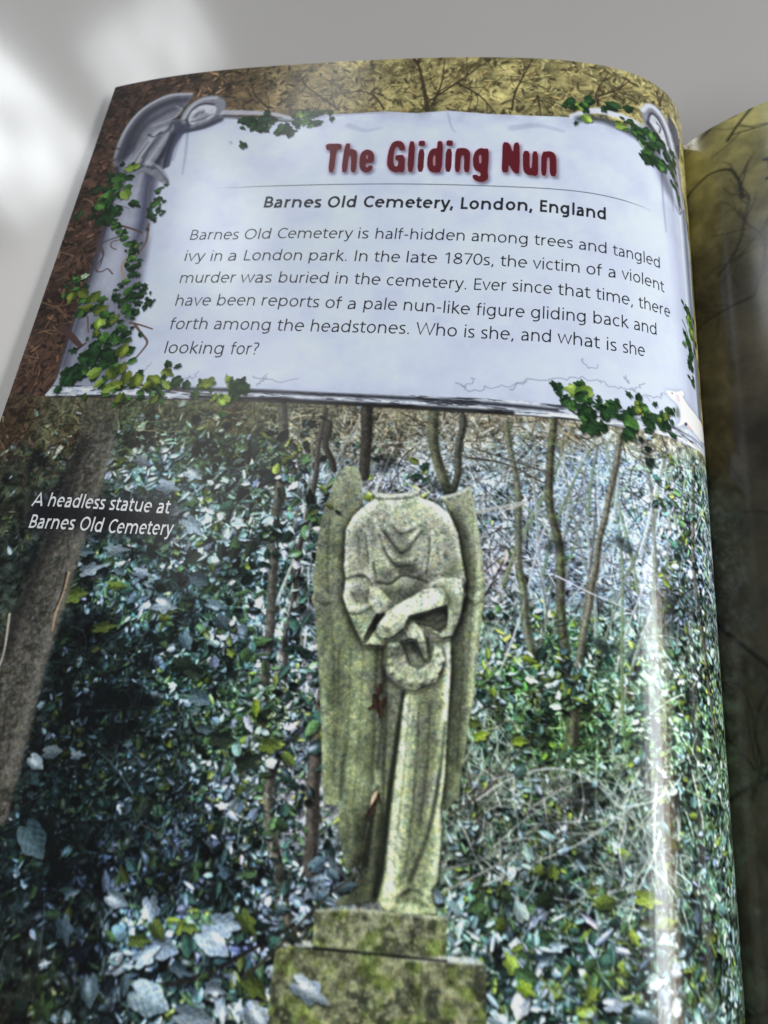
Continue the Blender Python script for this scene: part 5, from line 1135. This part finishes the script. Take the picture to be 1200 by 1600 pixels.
# ================================================================ meshes
def mesh_obj(name, verts, faces, mats, parent=None, smooth=True, cols=None):
    me = bpy.data.meshes.new(name)
    v = np.asarray(verts, np.float32).reshape(-1, 3)
    f = np.asarray(faces, np.int32)
    me.vertices.add(len(v)); me.vertices.foreach_set("co", v.ravel())
    k = f.shape[1]
    me.loops.add(f.size); me.loops.foreach_set("vertex_index", f.ravel())
    me.polygons.add(len(f))
    me.polygons.foreach_set("loop_start", np.arange(0, f.size, k, dtype=np.int32))
    me.polygons.foreach_set("use_smooth", np.full(len(f), smooth))
    if cols is not None:
        at = me.attributes.new("ink", 'FLOAT_COLOR', 'POINT')
        at.data.foreach_set("color", np.c_[cols, np.ones(len(cols))].astype(np.float32).ravel())
    me.update(calc_edges=True)
    me.materials.append(mats)
    o = bpy.data.objects.new(name, me)
    C.objects.link(o)
    if parent is not None:
        o.parent = parent
    return o

def to_linear(c):
    c = np.clip(c, 0, 1)
    return np.where(c <= .04045, c / 12.92, ((c + .055) / 1.055) ** 2.4)

# ---------------------------------------------------------------- table
TZ = -0.0052
def slab(name, x0, x1, y0, y1, z0, z1, m, parent=None, nx=1, ny=1):
    v = [(x, y, z) for z in (z0, z1) for y in (y0, y1) for x in (x0, x1)]
    f = [(0, 2, 3, 1), (4, 5, 7, 6), (0, 1, 5, 4), (2, 6, 7, 3), (0, 4, 6, 2), (1, 3, 7, 5)]
    return mesh_obj(name, v, f, m, parent, False)
table = slab("tabletop", -0.75, 0.95, -0.75, 0.60, TZ - .03, TZ, TABLE)
table["kind"] = "structure"
table["label"] = "glossy white laminate tabletop under the open book"

# ---------------------------------------------------------------- book
book = bpy.data.objects.new("open_book", None)
C.objects.link(book)
book.location = (0.19, -0.13, TZ)
book["label"] = "open children's book with glossy pages showing a headless angel statue in woods"
book["category"] = "book"
bpy.context.view_layer.update()
OFF = np.array([0.19, -0.13, TZ])          # parts are meshed in table coordinates, then hung on the book

def part(name, verts, faces, m, parent=book, **kw):
    o = mesh_obj(name, np.asarray(verts, np.float64).reshape(-1, 3) - OFF, faces, m, parent, **kw)
    return o

# the left page, cut along the outlines of what is printed on it
NU, NV = 1230, 1600
u = np.linspace(0, 1, NU); vv = np.linspace(0, PAGE_H - .02, NV)
fe = fore_edge(vv)[:, None]
xg = fe + u[None, :] * (PAGE_W - .05 - fe)
yg = np.repeat(vv[:, None], NU, 1)
GAIN = 1.3
def sample(x, y):
    cx = np.clip(x * R - .5, 0, CW - 1.001); cy = np.clip(y * R - .5, 0, CH - 1.001)
    ix, iy = cx.astype(int), cy.astype(int)
    fx, fy = (cx - ix)[..., None], (cy - iy)[..., None]
    A = lin[iy, ix] * (1 - fx) + lin[iy, ix + 1] * fx
    B = lin[iy + 1, ix] * (1 - fx) + lin[iy + 1, ix + 1] * fx
    return A * (1 - fy) + B * fy
lin = np.clip(to_linear(ink) * GAIN, 0, .9).astype(np.float32)
P = page_point(xg, yg).reshape(-1, 3)
COL = sample(xg, yg).reshape(-1, 3)
xc = (xg[:-1, :-1] + xg[1:, 1:]) / 2; yc = (yg[:-1, :-1] + yg[1:, 1:]) / 2
QP = pid[np.clip((yc * R).astype(int), 0, CH - 1), np.clip((xc * R).astype(int), 0, CW - 1)].ravel()
i0 = (np.arange(NV - 1)[:, None] * NU + np.arange(NU - 1)[None, :]).ravel()
QUAD = np.stack([i0, i0 + NU, i0 + NU + 1, i0 + 1], 1)

def cut(name, code, parent):
    q = QUAD[QP == code]
    used, invx = np.unique(q.ravel(), return_inverse=True)
    return part(name, P[used], invx.reshape(-1, 4), PRINT, parent, cols=COL[used])

page = cut("page", P_PAGE, book)
page["label"] = "left page with a brown and olive leaf litter border"
photo_o = cut("photograph", P_PHOTO, book)
photo_o["label"] = "printed photograph of ivy woodland"
cut("tree_trunk", P_TREE, photo_o)
cut("statue", P_STATUE, photo_o)
cut("plinth", P_PLINTH, photo_o)
tablet = cut("stone_tablet", P_PANEL, book)
cut("ledge", P_LEDGE, tablet)
for code in (P_ANGEL_A, P_ANGEL_B):
    cut("carved_angel", code, tablet)
for code in (P_IVY_A, P_IVY_B, P_IVY_C, P_IVY_D, P_IVY_E, P_IVY_F, P_IVY_G):
    cut("ivy_sprig", code, tablet)
cut("rat", P_RAT, tablet)

# ---------------------------------------------------------------- lettering: a light humanist sans drawn with a pen
def arc(cx, cy, rx, ry, a0, a1, n=14):
    t = np.radians(np.linspace(a0, a1, n))
    return [(cx + rx * math.cos(k), cy + ry * math.sin(k)) for k in t]
def bez(p, n=12):
    return [tuple(q) for q in smooth_path(p, n)]
def glyph(ch, w):
    """(advance, [centre lines]) for a pen of width w; em = 1, caps .70, x-height .50"""
    e = w / 2; X, CA, AS, DE = .525, .70, .73, -.20
    l = .075 + e
    if ch in 'nmhru':
        W = {'n': .36, 'h': .36, 'u': .36, 'm': .355, 'r': .2}[ch] + (w - .06) * .5
        def arch(x0, x1):
            c = (x0 + x1) / 2; ry = .20
            return [(x0, .27)] + arc(c, X - e - ry, (x1 - x0) / 2, ry, 175, 0) + [(x1, 0)]
        if ch == 'n': return W + 2 * l, [[(l, 0), (l, X)], arch(l, l + W)]
        if ch == 'h': return W + 2 * l, [[(l, 0), (l, AS)], arch(l, l + W)]
        if ch == 'm': return 2 * W + 2 * l, [[(l, 0), (l, X)], arch(l, l + W), arch(l + W, l + 2 * W)]
        if ch == 'r': return l + .27, [[(l, 0), (l, X)], [(l, .26)] + arc(l + .19, X - e - .21, .19, .21, 172, 82)]
        return W + 2 * l, [[(l + W, 0), (l + W, X)], [(l, X)] + arc(l + W / 2, e + .20, W / 2, .20, 180, 360)]
    R_ = .235 + (w - .06) * .3; rx = R_ - e
    cy = X / 2; ry = cy - e + .006
    if ch == 'o': return 2 * R_ + .10, [arc(R_ + .05, cy, rx, ry, 90, 450, 30)]
    if ch == 'c': return 2 * R_ + .02, [arc(R_ + .05, cy, rx, ry, 52, 308, 24)]
    if ch == 'e':
        cx = R_ + .045
        return 2 * R_ + .085, [[(cx - rx, cy + .015), (cx + rx, cy + .015)] + arc(cx, cy, rx, ry, 4, 312, 26)]
    if ch in 'bpdg':
        st = l if ch in 'bp' else 2 * R_ + .045 - e
        cx = l - e + R_ if ch in 'bp' else .045 + R_
        o = [arc(cx, cy, rx, ry, 90, 450, 28)]
        if ch == 'b': o.append([(st, 0), (st, AS)])
        if ch == 'p': o.append([(st, DE), (st, X)])
        if ch == 'd': o.append([(st, 0), (st, AS)])
        if ch == 'g': o.append([(st, X), (st, -.02)] + arc(st - rx * .95, -.03, rx * .95, .17 - e, 0, -128, 12))
        return 2 * R_ + .075 + l * .55, o
    if ch == 'a':
        r = .40
        return r + l, [bez([(.095, X - .075), (.15, X - e - .012), (.24, X - e), (.34, X - .07), (r, .32)]) + [(r, 0)],
                       bez([(r, .29), (.28, .285), (.15, .255), (.06 + e, .14), (.11, .045), (.20, e), (.31, .05), (r, .15)])]
    if ch == 's': return .41, [bez([(.345, X - .055), (.22, X - e), (.10, X - .075), (.09, .36), (.17, .275), (.28, .22), (.335, .14), (.30, .05), (.19, e), (.055, .05)])]
    if ch in 'il':
        o = [[(l, 0), (l, X if ch == 'i' else AS)]]
        if ch == 'i': o.append([(l, .645), (l, .645 + max(w * 1.1, .075))])
        return 2 * l, o
    if ch == 't': return .345, [[(.135, .64), (.135, .13)] + arc(.135 + .11, .11 + e * .3, .11, .11 - e * .7, 180, 285, 9) + [(.325, .025)], [(.02, X - e), (.315, X - e)]]
    if ch == 'f': return .325, [[(.13, 0), (.13, .58)] + arc(.13 + .12, .60, .12, AS - .60 - e + .01, 180, 78, 9), [(.02, X - e), (.30, X - e)]]
    if ch == 'k': return .48, [[(l, 0), (l, AS)], [(.40, X), (l + e, .26)], [(l + .07, .30), (.455, 0)]]
    if ch == 'v': return .475, [[(.035, X), (.2375, .02), (.44, X)]]
    if ch == 'w': return .73, [[(.03, X), (.19, .02), (.365, X - .01), (.54, .02), (.70, X)]]
    if ch == 'y': return .475, [[(.035, X), (.245, .03)], [(.445, X), (.235, -.03)] + bez([(.235, -.03), (.19, -.14), (.13, DE + e), (.04, DE + e * .8)])]
    if ch == 'B':
        x = .085 + e
        return .60, [[(x, 0), (x, CA)], [(x, CA - e), (.30, CA - e)] + arc(.30, CA - e - .155, .165, .155, 90, -90, 10) + [(x, CA - e - .31)],
                     [(.30, CA - e - .31)] + arc(.33, (CA - e - .31 + e) / 2, .19, (CA - e - .31 - e) / 2, 90, -90, 10) + [(x, e)]]
    if ch == 'O': return .78, [arc(.39, CA / 2, .335 - e, CA / 2 - e + .006, 90, 450, 34)]
    if ch == 'C': return .63, [arc(.39, CA / 2, .335 - e, CA / 2 - e + .006, 48, 312, 28)]
    if ch == 'L': return .49, [[(.085 + e, CA), (.085 + e, e), (.46, e)]]
    if ch == 'I': return .25, [[(.125, 0), (.125, CA)]]
    if ch == 'E': return .54, [[(.48, CA - e), (.085 + e, CA - e), (.085 + e, e), (.49, e)], [(.085 + e, .365), (.45, .365)]]
    if ch == 'W': return .98, [[(.03, CA), (.25, .02), (.49, CA - .02), (.73, .02), (.95, CA)]]
    if ch == 'A': return .66, [[(.03, 0), (.33, CA - e * .4), (.63, 0)], [(.13, .215), (.53, .215)]]
    if ch == '1': return .52, [[(.11, .56), (.30, CA - .02)], [(.30, 0), (.30, CA)]]
    if ch == '8': return .54, [arc(.27, .525, .175 - e * .4, .175 - e, 90, 450, 22), arc(.27, .18, .225 - e * .6, .18 - e + .005, 90, 450, 24)]
    if ch == '7': return .52, [[(.06, CA - e), (.46, CA - e), (.20, 0)]]
    if ch == '0': return .54, [arc(.27, CA / 2, .225 - e * .6, CA / 2 - e + .006, 90, 450, 30)]
    d = max(w * 1.15, .085)
    if ch == '.': return .24, [[(.12, 0), (.12, d)]]
    if ch == ',': return .24, [[(.135, d), (.075, -.10)]]
    if ch == '-': return .33, [[(.055, .265), (.275, .265)]]
    if ch == '?': return .42, [bez([(.055, CA - .055), (.17, CA - e), (.30, CA - .06), (.335, .54), (.29, .43), (.20, .33), (.185, .20)]), [(.185, 0), (.185, d)]]
    if ch == ' ': return .27, []
    raise KeyError(ch)

def advance(s, w):
    return sum(glyph(c, w)[0] for c in s)
def ribbon(line, w):
    """outline strip of a centre line, mitred"""
    p = np.asarray(line, float)
    keep = np.r_[True, np.hypot(*np.diff(p, axis=0).T) > 1e-5]; p = p[keep]
    closed = np.hypot(*(p[0] - p[-1])) < 1e-4
    d = np.diff(p, axis=0); d /= np.hypot(d[:, 0], d[:, 1])[:, None]
    if closed:
        t0, t1 = np.vstack([d[-1:], d]), np.vstack([d, d[:1]])
    else:
        t0, t1 = np.vstack([d[:1], d]), np.vstack([d, d[-1:]])
    n0 = np.stack([-t0[:, 1], t0[:, 0]], 1); n1 = np.stack([-t1[:, 1], t1[:, 0]], 1)
    m = n0 + n1; m /= np.maximum(np.hypot(m[:, 0], m[:, 1]), 1e-6)[:, None]
    k = np.minimum(1 / np.maximum((m * n0).sum(1), .25), 1.6)[:, None] * w / 2
    n = len(p)
    v = np.vstack([p + m * k, p - m * k])
    f = [(i, i + 1, n + i + 1, n + i) for i in range(n - 1)]
    return v, f

def lettering(name, lines, em, w, m, parent, lift=.045, kern=0.0):
    """lines: list of ([(word, x, y) ...], (x_end, y_end)) in page millimetres"""
    VS, FS, n = [], [], 0
    for words, end in lines:
        wid = [advance(q[0], w) for q in words]
        xs = [q[1] for q in words] + [end[0]]; ys = [q[2] for q in words] + [end[1]]
        for k, (word, x, y) in enumerate(words):
            last = k == len(words) - 1
            kx = (xs[k + 1] - x) / (wid[k] + (0 if last else advance(' ', w)))
            sl = (ys[k + 1] - y) / (xs[k + 1] - x)
            pen = 0.0
            for c in word:
                adv, strokes_ = glyph(c, w)
                for q, line in enumerate(strokes_):
                    v, f = ribbon(line, w)
                    X = x + (v[:, 0] + pen - .06) * kx
                    Y = y + (X - x) * sl - v[:, 1] * em
                    VS.append(page_point(X, Y, lift + .006 * q)); FS += [tuple(i + n for i in t) for t in f]; n += len(v)
                pen += adv
    V = np.vstack(VS); F = np.array(FS)
    nrm = np.cross(V[F[:, 1]] - V[F[:, 0]], V[F[:, 2]] - V[F[:, 0]])
    flip = nrm[:, 2] < 0
    F[flip] = F[flip][:, ::-1]
    return part(name, V, F, m, parent)

def curve_tris(c):
    o = bpy.data.objects.new("t", c); C.objects.link(o)
    dg = bpy.context.evaluated_depsgraph_get(); dg.update()
    me = bpy.data.meshes.new_from_object(o.evaluated_get(dg))
    v = np.empty(len(me.vertices) * 3, np.float32); me.vertices.foreach_get("co", v)
    me.calc_loop_triangles()
    t = np.empty(len(me.loop_triangles) * 3, np.int32); me.loop_triangles.foreach_get("vertices", t)
    bpy.data.objects.remove(o); bpy.data.meshes.remove(me); bpy.data.curves.remove(c)
    return v.reshape(-1, 3)[:, :2].astype(float), t.reshape(-1, 3)

BODY = [([('Barnes', 45.49, 73.63), ('Old', 61.72, 73.9), ('Cemetery', 71.29, 73.66), ('is', 93.97, 73.61), ('half-hidden', 98.73, 73.65), ('among', 124.8, 73.63), ('trees', 141.53, 73.81), ('and', 153.17, 74.01), ('tangled', 162.47, 74.2)], (176.82, 73.98)),
 ([('ivy', 45.76, 81.45), ('in', 53.47, 81.68), ('a', 58.67, 81.67), ('London', 63.08, 81.6), ('park.', 81.47, 81.59), ('In', 93.96, 81.63), ('the', 99.52, 81.73), ('late', 108.03, 81.7), ('1870s,', 118.07, 81.67), ('the', 133.0, 81.73), ('victim', 141.46, 81.89), ('of', 155.2, 82.01), ('a', 161.01, 81.96), ('violent', 164.84, 81.68)], (177.67, 81.69)),
 ([('murder', 46.26, 89.38), ('was', 63.92, 89.44), ('buried', 74.37, 89.38), ('in', 89.82, 89.4), ('the', 95.15, 89.44), ('cemetery.', 103.68, 89.59), ('Ever', 126.38, 90.04), ('since', 136.35, 89.79), ('that', 148.08, 89.88), ('time,', 157.86, 89.83), ('there', 169.32, 89.83)], (179.39, 89.21)),
 ([('have', 46.89, 97.28), ('been', 58.72, 97.28), ('reports', 71.11, 97.18), ('of', 88.43, 97.53), ('a', 94.39, 97.76), ('pale', 98.49, 97.61), ('nun-like', 108.89, 97.59), ('figure', 127.71, 98.08), ('gliding', 141.35, 97.88), ('back', 156.95, 97.6), ('and', 167.7, 97.23)], (174.74, 96.89)),
 ([('forth', 47.37, 105.16), ('among', 59.72, 105.16), ('the', 76.91, 105.27), ('headstones.', 85.65, 105.26), ('Who', 113.06, 104.95), ('is', 124.96, 105.13), ('she,', 129.27, 105.23), ('and', 139.17, 105.05), ('what', 148.38, 104.9), ('is', 160.35, 105.18), ('she', 164.64, 105.1)], (170.87, 104.77)),
 ([('looking', 47.7, 112.94), ('for?', 65.93, 113.07)], (73.55, 112.91))]
lettering("body_text", BODY, 5.4, .07, INK_BLACK, tablet)
SUBT = [([('Barnes', 65.07, 62.02), ('Old', 83.76, 62.33), ('Cemetery,', 94.03, 62.22), ('London,', 120.92, 62.36), ('England', 142.36, 62.03)], (161.16, 62.33))]
lettering("subtitle", SUBT, 6.2, .125, INK_BLACK, tablet)
CAPT = [([('A', 24.48, 157.75), ('headless', 28.67, 157.79), ('statue', 45.26, 158.3), ('at', 57.25, 158.58)], (60.68, 158.57)),
        ([('Barnes', 25.39, 163.58), ('Old', 39.06, 163.82), ('Cemetery', 46.56, 164.23)], (62.58, 163.98))]
lettering("caption", CAPT, 5.1, .1, INK_WHITE, photo_o)

def outline_part(name, shapes, m, parent, lift=.05, point=page_point):
    VS, TS, n = [], [], 0
    for s in shapes:
        loops = s if isinstance(s[0][0], (list, tuple)) else [s]
        c = bpy.data.curves.new("t", 'CURVE'); c.dimensions = '2D'; c.fill_mode = 'BOTH'
        for lp in loops:
            sp = c.splines.new('POLY'); sp.points.add(len(lp) - 1)
            for i, q in enumerate(lp):
                sp.points[i].co = (q[0], -q[1], 0, 1)
            sp.use_cyclic_u = True
        v, t = curve_tris(c)
        VS.append(point(v[:, 0], -v[:, 1], lift)); TS.append(t + n); n += len(v)
    V = np.vstack(VS); T = np.vstack(TS)
    nrm = np.cross(V[T[:, 1]] - V[T[:, 0]], V[T[:, 2]] - V[T[:, 0]])
    flip = nrm[:, 2] < 0
    T[flip] = T[flip][:, ::-1]
    return part(name, V, T, m, parent)
def rounded(lp):
    p = np.asarray(lp, float)
    out = []
    for i in range(len(p)):
        a_, b2, c2 = p[i - 1], p[i], p[(i + 1) % len(p)]
        out += [tuple(b2 + (a_ - b2) * .22), tuple(b2 * .8 + a_ * .1 + c2 * .1), tuple(b2 + (c2 - b2) * .22)]
    return out
outline_part("title", [[rounded(l) for l in s] if isinstance(s[0][0], (list, tuple)) else rounded(s) for s in TITLE], INK_RED, tablet)

RULE = smooth_path([(49.15,53.78),(70.95,53.51),(101.9,53.32),(130.18,53.47),(152.1,53.33),(163.34,53.65),(173.92,54.27)], 14)
w = .30 * np.clip(np.minimum(np.arange(len(RULE)) / 12, (len(RULE) - 1 - np.arange(len(RULE))) / 12), .12, 1)
V = np.vstack([page_point(RULE[:, 0], RULE[:, 1] - w / 2, .05), page_point(RULE[:, 0], RULE[:, 1] + w / 2, .05)])
n = len(RULE)
part("title_rule", V, [(i, i + n, i + n + 1, i + 1) for i in range(n - 1)], INK_GREY, tablet)

# ---------------------------------------------------------------- right page
NU2, NV2 = 420, 600
xr = np.repeat(np.linspace(0, 205, NU2)[None, :], NV2, 0); yr = np.repeat(np.linspace(0, PAGE_H, NV2)[:, None], NU2, 1)
RRES = 2.2
rw, rh = int(205 * RRES), int(PAGE_H * RRES)
sv = (ink, pid, CW, CH, XX, YY, R)
ink = np.zeros((rh, rw, 3), np.float32); pid = np.zeros((rh, rw), np.uint8)
CW, CH, R = rw, rh, RRES
XX = (np.arange(CW, dtype=np.float32) + .5) / R; YY = (np.arange(CH, dtype=np.float32) + .5) / R
na = noise((CH, CW), 14, 5, .7, 401)[..., None]; nb = noise((CH, CW), 50, 4, .6, 402)[..., None]
fd = np.clip((YY - 8) / 60, 0, 1)[:, None, None]
ink[:] = (rgb(150, 144, 92) * (1 - fd) + rgb(66, 62, 50) * fd) * (1 + .20 * na + .22 * nb)  # print darkens down the page, with the page's gloom painted into its colour
g = np.random.default_rng(77)
for k in range(150):
    x, y = g.uniform(0, 205), g.uniform(0, PAGE_H)
    a0 = g.uniform(0, 6.28); q = [(x, y)]
    for _k in range(5):
        a0 += g.normal(0, .3); q.append((q[-1][0] + math.cos(a0) * 7, q[-1][1] + math.sin(a0) * 7))
    twig(q, g.uniform(.4, 1.4), .3, rgb(26, 24, 19) * g.uniform(.6, 1.3), 6, 900 + k, .85)
ink[:] = np.clip(ink, .02, .9)
lin = np.clip(to_linear(ink) * GAIN, 0, .9).astype(np.float32)
COLR = sample(xr, yr).reshape(-1, 3)
i0 = (np.arange(NV2 - 1)[:, None] * NU2 + np.arange(NU2 - 1)[None, :]).ravel()
rp = part("page", right_point(xr, yr).reshape(-1, 3), np.stack([i0, i0 + NU2, i0 + NU2 + 1, i0 + 1], 1), PRINT, book, cols=COLR)
rp["label"] = "right page with a dim olive twig pattern"
hx, hy = (26.83, 32.18)
outline_part("heading", [[(hx, hy - 9), (hx + 5.5, hy - 9), (hx + 5.5, hy - 8), (hx + 4.2, hy - 7.6), (hx + 4.2, hy - 1.4), (hx + 5.5, hy - 1), (hx + 5.5, hy), (hx, hy), (hx, hy - 1), (hx + 1.2, hy - 1.4), (hx + 1.2, hy - 7.6), (hx, hy - 8)],
                         [(hx + 1.6, hy + 9), (hx + 5, hy + 9), (hx + 5, hy + 12), (hx + 2.4, hy + 12.2)]], INK_BLACK, rp, .06, right_point)

# ---------------------------------------------------------------- sheets below the open pages, and the cover
def sheet(name, X, Z, y0, y1, th, m):
    n = len(X)
    top0 = np.stack([X * .2, np.full(n, y0), Z * .2], 1); top1 = top0.copy(); top1[:, 1] = y1
    v = np.vstack([top0, top1, top0 - [0, 0, th], top1 - [0, 0, th]])
    f = [(i, i + n, i + n + 1, i + 1) for i in range(n - 1)]
    f += [(2*n + i, 2*n + i + 1, 3*n + i + 1, 3*n + i) for i in range(n - 1)]
    f += [(i, i + 1, 2*n + i + 1, 2*n + i) for i in range(n - 1)] + [(n + i, 3*n + i, 3*n + i + 1, n + i + 1) for i in range(n - 1)]
    f += [(0, 2*n, 3*n, n), (n - 1, 2*n - 1, 4*n - 1, 3*n - 1)]
    return part(name, v, f, m, book)
ii = np.linspace(0, 165, 70).astype(int)
for k in range(7):
    q = (k + .12) / 8.0
    zl = np.minimum(PZ0[ii], PZ1[ii])
    Z = zl * (1 - q * .8) - .0006 - q * .016
    X = PX0[ii] + (.0393 * .3 if k else .004) + .002 * k
    keep = X < .93 - .0 * k
    # a narrow block: the fore edge follows the trimmed edge of the page above
    n = keep.sum()
    Xk, Zk = X[keep], Z[keep]
    nrow = 2
    ya, yb = -.0004, -PAGE_H * MM + .0006
    fe_b = PX0[0] + .0393 * 1.34 * .985 + .0015 * k
    t = np.linspace(0, 1, n)
    Xtop = (.0012 + .0015 * k) + (Xk[-1] - .0012 - .0015 * k) * t
    Xbot = fe_b + (Xk[-1] - fe_b) * t
    Zt = np.interp(Xtop, PX0[ii], Z); Zb = np.interp(Xbot, PX0[ii], Z)
    T0 = np.stack([Xtop * .2, np.full(n, ya), Zt * .2], 1); T1 = np.stack([Xbot * .2, np.full(n, yb), Zb * .2], 1)
    th = np.array([0, 0, .00022])
    v = np.vstack([T0, T1, T0 - th, T1 - th])
    f = [(i, i + n, i + n + 1, i + 1) for i in range(n - 1)]
    f += [(2*n + i, 2*n + i + 1, 3*n + i + 1, 3*n + i) for i in range(n - 1)]
    f += [(i, i + 1, 2*n + i + 1, 2*n + i) for i in range(n - 1)] + [(n + i, 3*n + i, 3*n + i + 1, n + i + 1) for i in range(n - 1)]
    f += [(0, 2*n, 3*n, n), (n - 1, 2*n - 1, 4*n - 1, 3*n - 1)]
    part("inner_sheet", v, f, PAPER, book)
jj = np.linspace(0, 200, 60).astype(int)
for k in range(5):
    q = (k + .15) / 6.0
    sheet("inner_sheet", RX[jj] + .002 + .002 * k, np.maximum(RZ[jj] * (1 - q * .8) - .004 - q * .012, -.0225), -.0004, -PAGE_H * MM + .0006, .0002, PAPER)
cv = slab("cover", .0035, .392, -PAGE_H * MM - .0005, .0005, TZ + .00002, TZ + .0007, COVER)
me = cv.data
co = np.empty(len(me.vertices) * 3, np.float32); me.vertices.foreach_get("co", co)
me.vertices.foreach_set("co", (co.reshape(-1, 3) - OFF).astype(np.float32).ravel())
cv.parent = book
